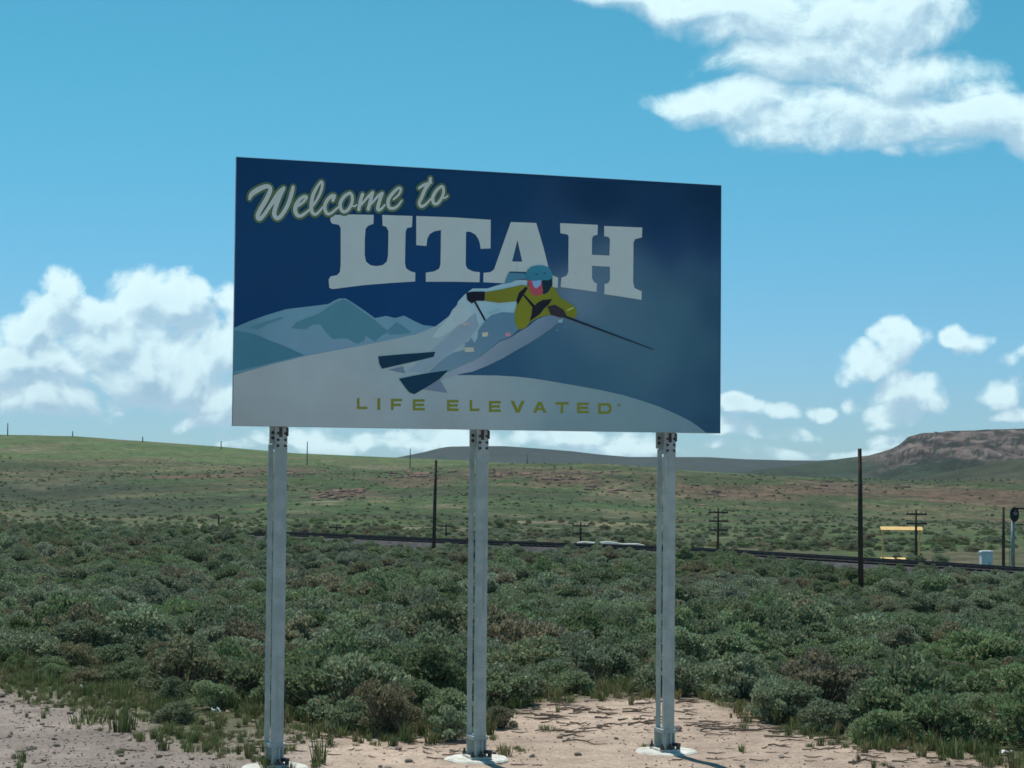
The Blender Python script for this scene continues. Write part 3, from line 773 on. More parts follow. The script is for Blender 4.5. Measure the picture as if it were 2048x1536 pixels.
# LIFE ELEVATED
GOLD = (106, 110, 42)
def glyph(ch, x0, x1, y0, y1, space, t=20):
    w = x1 - x0; ym = (y0 + y1) / 2; h = t
    if ch == 'L': P = [[(x0, y0), (x0 + t, y0), (x0 + t, y1 - h), (x1, y1 - h), (x1, y1), (x0, y1)]]
    elif ch == 'I': P = [[(x0, y0), (x1, y0), (x1, y1), (x0, y1)]]
    elif ch == 'F': P = [[(x0, y0), (x1, y0), (x1, y0 + h), (x0 + t, y0 + h), (x0 + t, ym - h / 2 + 4), (x1 - 10, ym - h / 2 + 4), (x1 - 10, ym + h / 2 + 4), (x0 + t, ym + h / 2 + 4), (x0 + t, y1), (x0, y1)]]
    elif ch == 'E': P = [[(x0, y0), (x1, y0), (x1, y0 + h), (x0 + t, y0 + h), (x0 + t, ym - h / 2), (x1 - 6, ym - h / 2), (x1 - 6, ym + h / 2), (x0 + t, ym + h / 2), (x0 + t, y1 - h), (x1, y1 - h), (x1, y1), (x0, y1)]]
    elif ch == 'V': m = (x0 + x1) / 2; P = [[(x0, y0), (x0 + 1.3 * t, y0), (m, y1 - 1.4 * h), (x1 - 1.3 * t, y0), (x1, y0), (m + t * .7, y1), (m - t * .7, y1)]]
    elif ch == 'A':
        m = (x0 + x1) / 2; k = y1 - 0.27 * (y1 - y0)
        P = [[(m - t * .7, y0), (m + t * .7, y0), (x1, y1), (x1 - 1.3 * t, y1), (x1 - 1.3 * t - 10, y1 - h), (x0 + 1.3 * t + 10, y1 - h), (x0 + 1.3 * t, y1), (x0, y1)]]
        return [art('letter', P[0], GOLD, 5, space=space), art('letter_gap', [(m, y0 + 1.3 * h), (m + 15, y1 - 1.9 * h), (m - 15, y1 - 1.9 * h)], (112, 126, 140), 6, space=space)]
    elif ch == 'T': m = (x0 + x1) / 2; P = [[(x0, y0), (x1, y0), (x1, y0 + h), (m + t / 2, y0 + h), (m + t / 2, y1), (m - t / 2, y1), (m - t / 2, y0 + h), (x0, y0 + h)]]
    elif ch == 'D':
        o_ = [(x0, y0), (x1 - 26, y0), (x1 - 8, y0 + 10), (x1, y0 + 28), (x1, y1 - 28), (x1 - 8, y1 - 10), (x1 - 26, y1), (x0, y1)]
        i_ = [(x0 + t, ym + .3), (x0 + t, y1 - h), (x1 - 32, y1 - h), (x1 - t, y1 - 34), (x1 - t, y0 + 34), (x1 - 32, y0 + h), (x0 + t, y0 + h), (x0 + t, ym - .3)]
        P = [o_ + [(x0, ym + .3)] + i_ + [(x0, ym - .3)]]
    for p in P: art('letter', p, GOLD, 5, space=space)
for a in (('L', 1038, 1120, 930, 1018), ('I', 1199, 1221, 931, 1023), ('F', 1306, 1394, 936, 1025), ('E', 1478, 1572, 940, 1028), ('E', 1748, 1838, 945, 1032), ('L', 1926, 2003, 947, 1033)): glyph(*a, R3)
for a in (('E', 148, 240, 953, 1040), ('V', 318, 430, 952, 1045), ('A', 494, 602, 960, 1045), ('T', 670, 775, 962, 1050), ('E', 842, 935, 965, 1050), ('D', 1008, 1114, 970, 1055)): glyph(*a, R4)
ring = [(1172 + 14 * math.cos(a), 984 + 14 * math.sin(a)) for a in np.linspace(0, 2 * math.pi, 14)] + [(1172 + 9 * math.cos(a), 984 + 9 * math.sin(a)) for a in np.linspace(2 * math.pi, 0, 14)]
art('trademark_ring', ring[:13] + [(1172 + 14 * math.cos(6.1), 984 + 14 * math.sin(6.1)), (1172 + 9 * math.cos(6.1), 984 + 9 * math.sin(6.1))] + ring[15:27], GOLD, 5, space=R4)
art('trademark_letter', [(1169, 978), (1176, 978), (1178, 983), (1174, 985), (1178, 991), (1174, 991), (1171, 986), (1171, 991), (1169, 991)], GOLD, 5, space=R4)
art('credit_line', [(1760, 1108), (1925, 1112), (1925, 1116), (1760, 1112)], (40, 84, 88), 5, space=R4)
art('credit_line', [(1770, 1084), (1800, 1085), (1800, 1089), (1770, 1088)], (36, 80, 90), 5, space=R4)

# "Welcome to" in brush script: one swept, nearly flat ribbon per letter
def crom(pts, n=7):
    P = [np.array(p, float) for p in pts]
    P = [2 * P[0] - P[1]] + P + [2 * P[-1] - P[-2]]
    out = []
    for i in range(1, len(P) - 2):
        for t in np.linspace(0, 1, n, endpoint=False):
            out.append(0.5 * ((2 * P[i]) + (-P[i - 1] + P[i + 1]) * t + (2 * P[i - 1] - 5 * P[i] + 4 * P[i + 1] - P[i + 2]) * t * t + (-P[i - 1] + 3 * P[i] - 3 * P[i + 1] + P[i + 2]) * t ** 3))
    out.append(P[-2])
    return out
ZA = lambda q: (480 + q[0] / 9.309, 340 + q[1] / 9.309, q[2] / 9.309)
ZB_ = lambda q: (640 + q[0] / 7.314, 330 + q[1] / 7.314, (q[2] if len(q) > 2 else 25) / 7.314)
SCRIPT = [
    [ZA, [(172, 540, 26), (212, 452, 44), (325, 372, 48), (460, 312, 44), (545, 318, 38), (552, 400, 42), (480, 560, 44), (385, 720, 44), (325, 850, 42), (352, 918, 38), (432, 850, 36), (560, 665, 36), (715, 440, 46), (812, 335, 32)],
         [(806, 350, 34), (745, 470, 40), (672, 650, 42), (632, 820, 42), (690, 903, 40), (780, 830, 38), (890, 640, 38), (958, 430, 40), (986, 315, 30)]],
    [ZA, [(1080, 672, 24), (1180, 592, 27), (1236, 512, 28), (1196, 494, 30), (1110, 550, 35), (1040, 655, 40), (1024, 770, 40), (1072, 850, 37), (1150, 848, 31), (1290, 742, 24)]],
    [ZA, [(1290, 742, 24), (1400, 600, 26), (1490, 430, 28), (1528, 275, 27), (1505, 220, 25), (1420, 335, 30), (1352, 480, 37), (1322, 650, 38), (1334, 780, 36), (1390, 828, 33), (1450, 795, 27), (1540, 690, 23)]],
    [ZA, [(1722, 570, 33), (1752, 482, 33), (1690, 492, 34), (1602, 590, 36), (1572, 700, 36), (1602, 800, 34), (1662, 818, 30), (1740, 768, 25), (1830, 690, 22)]],
    [ZB_, [(432, 410, 24), (352, 460, 27), (292, 560, 28), (304, 650, 27), (352, 688, 25), (420, 640, 25), (464, 545, 25), (466, 455, 25), (436, 408, 22)], [(458, 596, 14), (500, 606, 16), (530, 585, 14)]],
    [ZB_, [(618, 430, 26), (590, 520, 28), (562, 655, 27)], [(572, 620, 14), (640, 535, 18), (700, 465, 22), (768, 402, 24)], [(766, 404, 25), (738, 510, 28), (700, 648, 27)], [(712, 610, 14), (790, 520, 18), (845, 455, 22), (908, 412, 24)], [(908, 414, 25), (862, 540, 28), (840, 650, 27), (886, 648, 22), (945, 585, 15)]],
    [ZB_, [(1070, 505, 16), (1146, 436, 19), (1178, 358, 21), (1140, 342, 23), (1056, 420, 26), (994, 520, 28), (1002, 616, 27), (1062, 638, 24), (1130, 602, 20), (1192, 520, 14)]],
    [ZB_, [(1612, 196, 23), (1592, 270, 26), (1532, 358, 28), (1484, 470, 28), (1446, 560, 27), (1478, 608, 25), (1540, 578, 20), (1622, 490, 14)], [(1440, 342, 20), (1520, 292, 24), (1622, 258, 20)]],
    [ZB_, [(1772, 312, 23), (1702, 370, 25), (1646, 470, 27), (1654, 555, 26), (1702, 570, 24), (1760, 510, 24), (1800, 415, 24), (1794, 325, 23), (1770, 314, 20)], [(1790, 482, 14), (1824, 482, 16), (1862, 452, 13)]],
]
def script_layer(name, strokes, grow, col, y0, flat):
    mb = MB()
    conv = strokes[0]
    for k, st in enumerate(strokes[1:]):
        pts = []; rr = []
        for p in crom(st, 5):
            x_, y_, r_ = conv(p)
            s_, z_ = sign_pt(x_, y_)
            pts.append((s_, y0 + .0003 * k, z_)); rr.append((r_ * .95 + grow) / 205.0)
        a, b_ = Vector(pts[0]), Vector(pts[1]); d0 = (a - b_).normalized()
        e, g_ = Vector(pts[-1]), Vector(pts[-2]); d1 = (e - g_).normalized()
        pre = [a + d0 * rr[0] * .9, a + d0 * rr[0] * .6]; post = [e + d1 * rr[-1] * .6, e + d1 * rr[-1] * .9]
        pts = pre + pts + post; rr = [rr[0] * .3, rr[0] * .75] + rr + [rr[-1] * .75, rr[-1] * .3]
        mb.tube(pts, rr, 8, (Vector((0, 1, 0)), flat))
    o = mb.build(name, MAT['print'], panel)
    set_col(o.data, np.tile(np.array(lin(*col, K_ART)), (len(o.data.vertices), 1)))
    return o
for k, strokes in enumerate(SCRIPT):
    script_layer('letter_glow', strokes, 4.6, (26, 66, 84), -0.0072 - .0001 * k, 0.006)
    script_layer('letter_glow', strokes, 3.4, (82, 102, 64), -0.0084 - .0001 * k, 0.008)
    script_layer('letter_outline', strokes, 1.2, (36, 52, 54), -0.0098 - .0001 * k, 0.014)
    script_layer('letter', strokes, 0.0, (160, 166, 160), -0.0115 - .0001 * k, 0.02)

# posts
for s_ in (0.5, 1.2, 1.9):
    zb_ = MB(); zb_.box((0, 0.05, ZB + s_), (SW - .1, 0.04, 0.07)); zb_.build('back_stringer', MAT['alu'], sign)
FW, DP, FT = 0.112, 0.20, 0.012
Y0 = 0.073
def post_at(lx, rb_off):
    stub = 0.20
    top = ZB + SH - 0.15
    def member(z0, z1, name, parent):
        # a front channel, and a slim rear bar standing clear of it
        mb = MB()
        zc, h = (z0 + z1) / 2, z1 - z0
        mb.box((lx, Y0 + FT / 2, zc), (FW, FT, h))
        for sx in (-1, 1): mb.box((lx + sx * (FW / 2 - .005), Y0 + FT + .0165, zc), (.009, .032, h))
        o = mb.build(name, MAT['steel'], parent)
        rb = MB(); rb.box((lx + rb_off, Y0 + DP - FT / 2, zc), (.048, FT, h)); rb.box((lx + rb_off + .019, Y0 + DP + .0165, zc), (.009, .032, h))
        rb.build('rear_bar', MAT['steel'], o)
        return o
    p = member(stub + .035, ZB - .16, 'post', sign)
    up_ = MB(); zc, h = (ZB - .155 + top) / 2, top - ZB + .155
    up_.box((lx, Y0 + FT / 2, zc), (FW, FT, h)); up_.box((lx, Y0 + DP / 2, zc), (.009, DP - 2 * FT - .002, h)); up_.box((lx - .02, Y0 + DP - FT / 2, zc), (.108, FT, h))
    up_.build('post_upper', MAT['steel'], p)
    st_ = MB(); zc, h = (.045 + stub) / 2, stub - .045
    st_.box((lx, Y0 + FT / 2, zc), (FW, FT, h)); st_.box((lx, Y0 + DP / 2, zc), (.009, DP - 2 * FT - .002, h)); st_.box((lx - .02, Y0 + DP - FT / 2, zc), (.108, FT, h))
    st_.build('post_stub', MAT['steel'], p)
    # slip plates between stub and post
    sp = MB(); sp.box((lx, Y0 + DP / 2, stub + .009), (.15, .21, .016)); sp.box((lx, Y0 + DP / 2, stub + .0265), (.15, .21, .016)); sp.build('slip_plate', MAT['steel'], p)
    # stiffening ribs on the stub
    for rx in (-.045, 0.012, .05):
        r = MB(); r.box((lx + rx, Y0 - .012, .125), (.012, .022, .148)); r.build('rib', MAT['steel'], p)
    bp = MB(); bp.box((lx, Y0 + DP / 2, .033), (.2, .30, .022)); bp.build('base_plate', MAT['concrete'], p)
    for bx, by in ((-.085, -.03), (.085, -.03), (-.085, DP + .03), (.085, DP + .03), (.0, -.035)):
        m_ = MB(); m_.cyl((lx + bx, Y0 + by), .021, .044, .072, 6); m_.cyl((lx + bx, Y0 + by), .012, .072, .1, 8); m_.build('bolt', MAT['bolt'], p)
    # dark splash guard foot on the right
    g_ = MB(); g_.box((lx + .07, Y0 - .03, .09), (.05, .06, .03), .4); g_.build('anchor_clip', MAT['bolt'], p)
    # hinge plates under the board
    for fy, nm in ((Y0 - .006, 'hinge_plate'), (Y0 + DP + .006, 'hinge_plate')):
        h_ = MB(); h_.box((lx, fy, ZB - .11), (FW - .03, .010, .20)); q = h_.build(nm, MAT['steel'], p)
        for bx in (-.034, .034):
            for bz in (-.175, -.12, -.06):
                m_ = MB(); yy_ = fy - .012 if fy < Y0 else fy + .006
                m_.tube([(lx + bx, yy_, ZB + bz), (lx + bx, yy_ + .012, ZB + bz)], .014, 6); m_.build('bolt', MAT['bolt'], q)
    bk = MB(); bk.box((lx - .010, Y0 - .013, ZB - .05), (.03, .012, .09)); bk.box((lx + .052, Y0 - .013, ZB - .045), (.02, .012, .08)); bk.build('clip', MAT['bolt'], p)
    for bz in (-.05, -.10):
        m_ = MB(); m_.tube([(lx - .045, Y0 + DP - FT - .012, ZB + bz), (lx - .045, Y0 + DP - FT, ZB + bz)], .016, 6); m_.build('bolt', MAT['bolt'], p)
    # concrete footing
    f_ = MB(); n = 56; ang = np.linspace(0, 2 * math.pi, n, endpoint=False)
    rr = .305 * (1 + .03 * np.sin(ang * 3 + lx) + .018 * np.sin(ang * 7 + 2 * lx))
    cx, cy = lx, Y0 + DP / 2 - .02
    vv = [(cx + r_ * math.cos(a), cy + r_ * math.sin(a), -.25) for a, r_ in zip(ang, rr)] + [(cx + r_ * math.cos(a), cy + r_ * math.sin(a), .008) for a, r_ in zip(ang, rr)] + [(cx + (r_ - .02) * math.cos(a), cy + (r_ - .02) * math.sin(a), .022) for a, r_ in zip(ang, rr)]
    ff = [(i, (i + 1) % n, n + (i + 1) % n, n + i) for i in range(n)] + [(n + i, n + (i + 1) % n, 2 * n + (i + 1) % n, 2 * n + i) for i in range(n)] + [tuple(range(2 * n, 3 * n))]
    f_.add(vv, ff); f_.build('footing', MAT['concrete'], p)
for lx, rb_off in ((-2.0054 + .04, -.058), (-0.0535 + .045, -.050), (1.8847 + .05, -.034)): post_at(lx, rb_off)

# ------------------------------------------------------------------ railway
RC = []
for px_, d_ in ((2900, 86), (2048, 109), (1700, 121), (1340, 135), (1000, 143), (870, 147.5), (580, 159), (300, 172), (0, 190), (-400, 218), (-900, 265)):
    RC.append(((px_ - 1024) / 4000 * d_, d_))
def rail_curve():
    pts = crom(RC, 24)
    P = np.array(pts); seg = np.r_[0, np.cumsum(np.linalg.norm(np.diff(P, axis=0), axis=1))]
    s = np.arange(0, seg[-1], 1.0)
    return np.stack([np.interp(s, seg, P[:, 0]), np.interp(s, seg, P[:, 1])], 1)
RP = rail_curve()
RT_ = np.gradient(RP, axis=0); RT_ /= np.linalg.norm(RT_, axis=1)[:, None]
RN = np.stack([-RT_[:, 1], RT_[:, 0]], 1)
RZ = np.full(len(RP), -3.15) - .55 * smooth(-17, -26, RP[:, 0])
def rail_strip(offs, zs):
    v = []; f = []
    n = len(offs)
    for i in range(len(RP)):
        for o_, z_ in zip(offs, zs): v.append((RP[i, 0] + RN[i, 0] * o_, RP[i, 1] + RN[i, 1] * o_, RZ[i] + z_))
    for i in range(len(RP) - 1):
        for j in range(n - 1): f.append((i * n + j, i * n + j + 1, (i + 1) * n + j + 1, (i + 1) * n + j))
    return v, f
v, f = rail_strip([-3.6, -2.6, -1.7, 1.7, 2.6, 3.6], [-.35, .12, .55, .55, .12, -.35])
ballast = tag(mesh_obj('railway', v, f, MAT['ballast']), kind='structure')
for g_ in (-.72, .72):
    v, f = rail_strip([g_ - .06, g_ - .03, g_ - .035, g_ + .035, g_ + .03, g_ + .06], [.66, .70, .83, .83, .70, .66])
    mesh_obj('rail', v, f, MAT['rail'], ballast)
tm = MB()
for i in range(0, len(RP)):
    for k in (0, .55):
        j = min(i + 1, len(RP) - 1)
        c = RP[i] * (1 - k) + RP[j] * k
        tm.box((c[0], c[1], RZ[i] + .58), (.23, 2.5, .16), math.atan2(RT_[i, 1], RT_[i, 0]))
tag(tm.build('sleeper', MAT['tie'], ballast), kind='stuff')

# pale gravel bank beside the line
a_ = ground_at(1150, 1096.5); b2 = ground_at(1300, 1100.5)
gm = MB(); prev = None; vv = []; ff = []
n = 24
for i in range(n + 1):
    t = i / n; p = a_.lerp(b2, t); h_ = .40 * max(math.sin(math.pi * t), 0) ** .2 * (1 + .12 * math.sin(17 * t))
    w_ = 1.0
    vv += [(p.x, p.y - w_, -3.4), (p.x, p.y - .45, -3.0 + h_), (p.x, p.y + .3, -2.98 + h_), (p.x, p.y + w_ * .9, -3.4)]
ff = [(i * 4 + j, i * 4 + j + 1, i * 4 + j + 5, i * 4 + j + 4) for i in range(n) for j in range(3)]
tag(mesh_obj('gravel_bank', vv, ff, MAT['palegravel']), kind='structure')

# ------------------------------------------------------------------ poles
def pole(px, ybase, ytop, label, mat, thick_px, arms=0, group=None, d=None, lean=0.0, top_px=None):
    if d is None: g = ground_at(px, ybase)
    else:
        r_ = ray(px, ybase); x_ = r_.x / r_.y * d; g = Vector((x_, d, hz(x_, d)))
    ztop = CAMP.z + ray(px, ytop).z / ray(px, ytop).y * g.y
    h = ztop - g.z
    root = empty('utility_pole', (g.x, g.y, g.z))
    tag(root, label, 'pole', group)
    r_ = max(thick_px / 2 / 4000 * g.y, .05)
    mb = MB()
    top = ((top_px - px) / 4000 * g.y if top_px else 0.0)
    mb.tube([(0, 0, -.6), (top * .5, 0, h * .5), (top, 0, h)], [r_ * 1.1, r_, r_ * .78], 10)
    mb.build('shaft', mat, root, smooth=True)
    for k in range(arms):
        am = MB(); z_ = h - .3 - k * .62
        am.box((top, -.12 - r_, z_), (1.35, .1, .11)); ao = am.build('crossarm', mat, root)
        for ix in (-.6, -.3, .3, .6):
            im = MB(); im.cyl((top + ix, -.12 - r_), .035, z_ + .062, z_ + .2, 6); im.build('insulator', MAT['glass'], ao)
    return root
pole(1722, 1182, 897, 'tall dark brown pole without arms standing in the brush right of the billboard', MAT['pole'], 10, 0, None, top_px=1719)
pole(867, 1112, 920, 'dark brown armless pole seen between the left and middle billboard posts', MAT['pole'], 7, 0, None, top_px=870)
pole(2007, 1132, 1014, 'short dark pole between the white cabinet and the railway signal', MAT['pole'], 6, 0, None, d=119)
tel = 'telegraph poles along the railway'
pole(1161, 1088, 1044, 'short telegraph pole with two crossarms in the grass right of the middle billboard post', MAT['pole'], 4, 2, tel, d=160)
pole(1436, 1097, 1016, 'telegraph pole with three crossarms just right of the right billboard post', MAT['pole'], 4.5, 3, tel, d=141)
pole(1832, 1120, 1019, 'telegraph pole with crossarms behind the yellow frame', MAT['pole'], 5, 2, tel, d=131)
pole(892, 1076, 1045, 'small telegraph pole just right of the dark armless pole between the posts', MAT['pole'], 3.5, 1, tel, d=170)
pole(673, 1074, 1048, 'small faint telegraph pole right of the left billboard post by the railway', MAT['pole'], 3, 1, tel, d=176)
pole(437, 1060, 1030, 'small telegraph pole on pale ground left of the left billboard post', MAT['pole'], 3.5, 1, tel, d=205)
pole(230, 1062, 1042, 'tiny dark telegraph pole at the foot of the green hill on the left', MAT['pole'], 3, 1, tel, d=212)
hp = 'thin poles along the hill crest'
for px_, yb, yt, d_, lb in ((15, 880, 846, 585, 'thin grey pole on the hill skyline at the far left'), (145, 884, 862, 585, 'short thin pole on the skyline beside a dark bush'), (285, 895, 873, 585, 'thin pole on the skyline midway between the left edge and the billboard'),
                          (442, 905, 882, 560, 'thin pole on the skyline just left of the billboard'), (614, 936, 883, 420, 'thin grey pole rising above the crest right of the left billboard post'),
                          (820, 946, 897, 405, 'thin faint pole in front of the distant ridge left of the dark armless pole'), (1054, 938, 908, 400, 'thin faint pole in front of the distant ridge right of the middle post')):
    pole(px_, yb, yt, lb, MAT['palepole'], 2.2, 0, hp, d=d_)

# ------------------------------------------------------------------ railway signal, cabinet, yellow frame
def pt(px, py, d):
    r_ = ray(px, py); return Vector((r_.x / r_.y * d, d, CAMP.z + r_.z / r_.y * d))
D = 117.0
c = pt(1972, 1133, D); u = D / 4000
gz = hz(c.x, c.y)
cab = empty('signal_cabinet', (c.x, c.y, gz)); tag(cab, 'small white equipment cabinet beside the railway left of the signal', 'cabinet')
hh = pt(1972, 1102, D).z - gz
mb = MB(); mb.box((0, 0, hh * .5 - .02), (22 * u, .6, hh - .12)); mb.build('housing', MAT['white'], cab)
mb = MB(); mb.box((0, 0, hh - .055), (25 * u, .72, .07)); mb.box((0, 0, hh), (21 * u, .6, .04)); mb.build('roof', MAT['white'], cab)
mb = MB(); mb.box((.0, -.312, hh * .48), (16 * u, .02, hh * .75)); dr = mb.build('door', MAT['white'], cab)
mb = MB(); mb.box((.15, -.335, hh * .5), (.03, .025, .12)); mb.build('handle', MAT['bolt'], dr)
mb = MB(); mb.box((0, 0, -.05), (26 * u, .8, .14)); mb.build('plinth', MAT['concrete'], cab)

D = 118.0
c = pt(2026, 1133, D); gz = hz(c.x, c.y); u = D / 4000
sg = empty('railway_signal', (c.x, c.y, gz)); tag(sg, 'railway signal with black round head on a silver mast by the right edge', 'railway signal')
zt = pt(2026, 1046, D).z - gz
mb = MB(); mb.cyl((0, 0), 4.2 * u, .3, zt + .2, 12, 3.4 * u); mast = mb.build('mast', MAT['silver'], sg, smooth=True)
mb = MB(); mb.box((0, 0, .16), (11 * u, 11 * u, .5)); mb.build('base', MAT['white'], sg)
zc = pt(2028, 1029, D).z - gz
mb = MB(); n = 24
ring_o = [(.06 + 9 * u * math.cos(a), -.16, zc + 15 * u * math.sin(a)) for a in np.linspace(0, 2 * math.pi, n, endpoint=False)]
ring_b = [(x_, -.10, z_) for x_, _, z_ in ring_o]
mb.add(ring_o + ring_b, [tuple(range(n)), tuple(reversed(range(n, 2 * n)))] + [(i, n + i, n + (i + 1) % n, (i + 1) % n) for i in range(n)])
hd = mb.build('target_disc', MAT['signal'], sg)
mb = MB(); mb.box((.06, .05, zc), (.22, .28, .62)); mb.build('lamp_housing', MAT['signal'], sg)
for dz in (.16,):
    mb = MB(); mb.tube([(.10, -.17, zc + dz - .08), (.10, -.20, zc + dz - .08)], .12, 14); mb.build('lens', MAT['glass'], hd)
    mb = MB(); mb.tube([(.10, -.17, zc + dz + .05), (.10, -.45, zc + dz + .02)], .05, 8); mb.build('hood', MAT['signal'], hd)
za = pt(2028, 1017, D).z - gz
mb = MB(); mb.box((1.05, 0, za), (1.9, .1, .10)); mb.box((1.05, 0, za - .95), (1.7, .07, .06)); mb.build('bracket_arm', MAT['signal'], sg)
mb = MB(); mb.box((.03, -.12, pt(2026, 1075, D).z - gz), (.22, .12, .16)); mb.build('junction_box', MAT['silver'], sg)
mb = MB()
for k in range(9): mb.box((-.02, .18, .5 + k * (zt - .6) / 9), (.3, .03, .03))
mb.box((-.16, .18, zt * .5 + .1), (.03, .03, zt - .3)); mb.box((.12, .18, zt * .5 + .1), (.03, .03, zt - .3)); mb.build('ladder', MAT['silver'], sg)

D = 134.0; u = D / 4000
c = pt(1803, 1114, D); gz = hz(c.x, c.y)
yf = empty('yellow_frame', (c.x, c.y, gz)); tag(yf, 'yellow painted frame with one thick top bar standing beyond the railway', 'barrier')
zt = pt(1803, 1057, D).z - gz
mb = MB(); mb.box((0, 0, 0), (84 * u, .40, .035)); tb_ = mb.build('top_bar', MAT['yellow'], yf); tb_.location = (0, 0, zt); tb_.rotation_euler = (math.radians(33), 0, 0)  # bar made as a thin plate, slanted so that sunlight brightens its visible face
for xx in (-37, 36):
    mb = MB(); mb.box((xx * u, .08, zt * .5 - .2), (3.0 * u, .07, zt + .3)); mb.build('upright', MAT['yellow'], yf)
for xx, ww in ((-28, 26), (4, 24), (24, 14)):
    mb = MB(); mb.box((0, 0, 0), (ww * u, .5, .05), .05); fp_ = mb.build('foot_plank', MAT['yellow'], yf); fp_.location = (xx * u, 0, .2); fp_.rotation_euler = (math.radians(9), 0, 0)

# ------------------------------------------------------------------ brush
def bush_mesh(seed, nspr, aspect=0.72, spr=0.07):
    r = np.random.RandomState(seed)
    lobes = []
    nl = r.randint(15, 22)
    for i in range(nl):
        a = r.uniform(0, 2 * math.pi); q = r.uniform(0, 1) ** .6 * .36
        lobes.append((q * math.cos(a), q * math.sin(a), r.uniform(.36, .72) * aspect * (1.15 - q), r.uniform(.08, .17)))
    lobes.append((0, 0, .45 * aspect, .24))
    for i in range(8):
        a = i * .785 + r.uniform(-.3, .3); q = r.uniform(.26, .4)
        lobes.append((q * math.cos(a), q * math.sin(a), r.uniform(.10, .24) * aspect, r.uniform(.08, .14)))
    L = np.array(lobes)
    wgt = L[:, 3] ** 2; wgt /= wgt.sum()
    k = r.choice(len(L), nspr, p=wgt)
    d = r.normal(size=(nspr, 3)); d /= np.linalg.norm(d, axis=1)[:, None]
    d[:, 2] = np.where(r.rand(nspr) < .75, np.abs(d[:, 2]), d[:, 2])
    rad = L[k, 3] * r.uniform(.45, 1.05, nspr) ** .5
    p = L[k, :3] + d * rad[:, None] * np.array((1, 1, .95))
    p[:, 2] = np.maximum(p[:, 2], .02 + .1 * r.rand(nspr))
    out = p - np.array((0, 0, .12)); out /= np.linalg.norm(out, axis=1)[:, None]
    dirn = out * .55 + d * .5 + np.array((0, 0, .55)) + r.normal(size=(nspr, 3)) * .45
    dirn /= np.linalg.norm(dirn, axis=1)[:, None]
    side = np.cross(dirn, r.normal(size=(nspr, 3)) * .55 + out * .45 + np.array((0, 0, .45))); side /= np.linalg.norm(side, axis=1)[:, None]
    ln = r.uniform(.6, 1.3, nspr) * spr; wd = ln * r.uniform(.22, .42, nspr)
    nrm = np.cross(dirn, side)
    a = p - dirn * ln[:, None] * .5; t = p + dirn * ln[:, None] * .5
    mid = p + dirn * ln[:, None] * .08
    l_ = mid - side * wd[:, None] + nrm * wd[:, None] * .3; rr = mid + side * wd[:, None] + nrm * wd[:, None] * .3
    v = np.stack([a, l_, t, rr], 1).reshape(-1, 3)
    f = np.arange(nspr * 4).reshape(-1, 4)
    me = bpy.data.meshes.new('sagebrush')
    tri = np.concatenate([f[:, [0, 3, 2]], f[:, [0, 2, 1]]])
    me.from_pydata(v.tolist(), [], tri.tolist())
    tone = np.clip(r.normal(.5, .22, nspr), 0, 1); dead = (r.rand(nspr) < .10) * r.uniform(.3, 1, nspr)
    c = np.stack([tone, dead, np.zeros(nspr), np.ones(nspr)], 1)
    set_col(me, np.repeat(c, 4, 0))
    me.materials.append(MAT['sage'])
    mb = MB()
    for i in range(nl):
        e = L[i, :3]
        mb.tube([(e[0] * .1, e[1] * .1, -.06), (e[0] * .4, e[1] * .4, e[2] * .35), (e[0] * .9, e[1] * .9, e[2] * .95)], [.02, .014, .006], 5)
    for i in range(26):
        a_ = r.uniform(0, 2 * math.pi); q = r.uniform(.2, .46); e = (q * math.cos(a_), q * math.sin(a_), r.uniform(.2, .55) * aspect)
        mb.tube([(e[0] * .25, e[1] * .25, .05), e], [.008, .003], 4)
    sm = bpy.data.meshes.new('stem'); sm.from_pydata(mb.v, [], mb.f); sm.materials.append(MAT['wood'])
    return me, sm
BUSH = [bush_mesh(100 + i, 4600, a, spr=.047) for i, a in enumerate((.72, .62, .82, .55, .68, .9, .6))]

def blade_mesh(seed, n, h, spread, lean=.5, wd=.006):
    r = np.random.RandomState(seed)
    v = []; f = []; c = []
    for i in range(n):
        a = r.uniform(0, 2 * math.pi); q = r.uniform(0, 1) ** .7 * spread
        x, y = q * math.cos(a), q * math.sin(a); hh = h * r.uniform(.45, 1.1); b_ = a + r.normal() * .7; le = hh * lean * r.uniform(.1, 1)
        sx, sy = -math.sin(b_) * wd, math.cos(b_) * wd
        k = len(v)
        v += [(x - sx, y - sy, -.02), (x + sx, y + sy, -.02), (x + math.cos(b_) * le * .4 + sx * .8, y + math.sin(b_) * le * .4 + sy * .8, hh * .6), (x + math.cos(b_) * le * .4 - sx * .8, y + math.sin(b_) * le * .4 - sy * .8, hh * .6), (x + math.cos(b_) * le, y + math.sin(b_) * le, hh)]
        f += [(k, k + 1, k + 2, k + 3), (k + 3, k + 2, k + 4)]
        c += [(r.uniform(.2, .9), (r.rand() < .25) * r.uniform(.4, 1), 0, 1)] * 5
    me = bpy.data.meshes.new('grass_tuft'); me.from_pydata(v, [], f); set_col(me, c); me.materials.append(MAT['grass'])
    return me

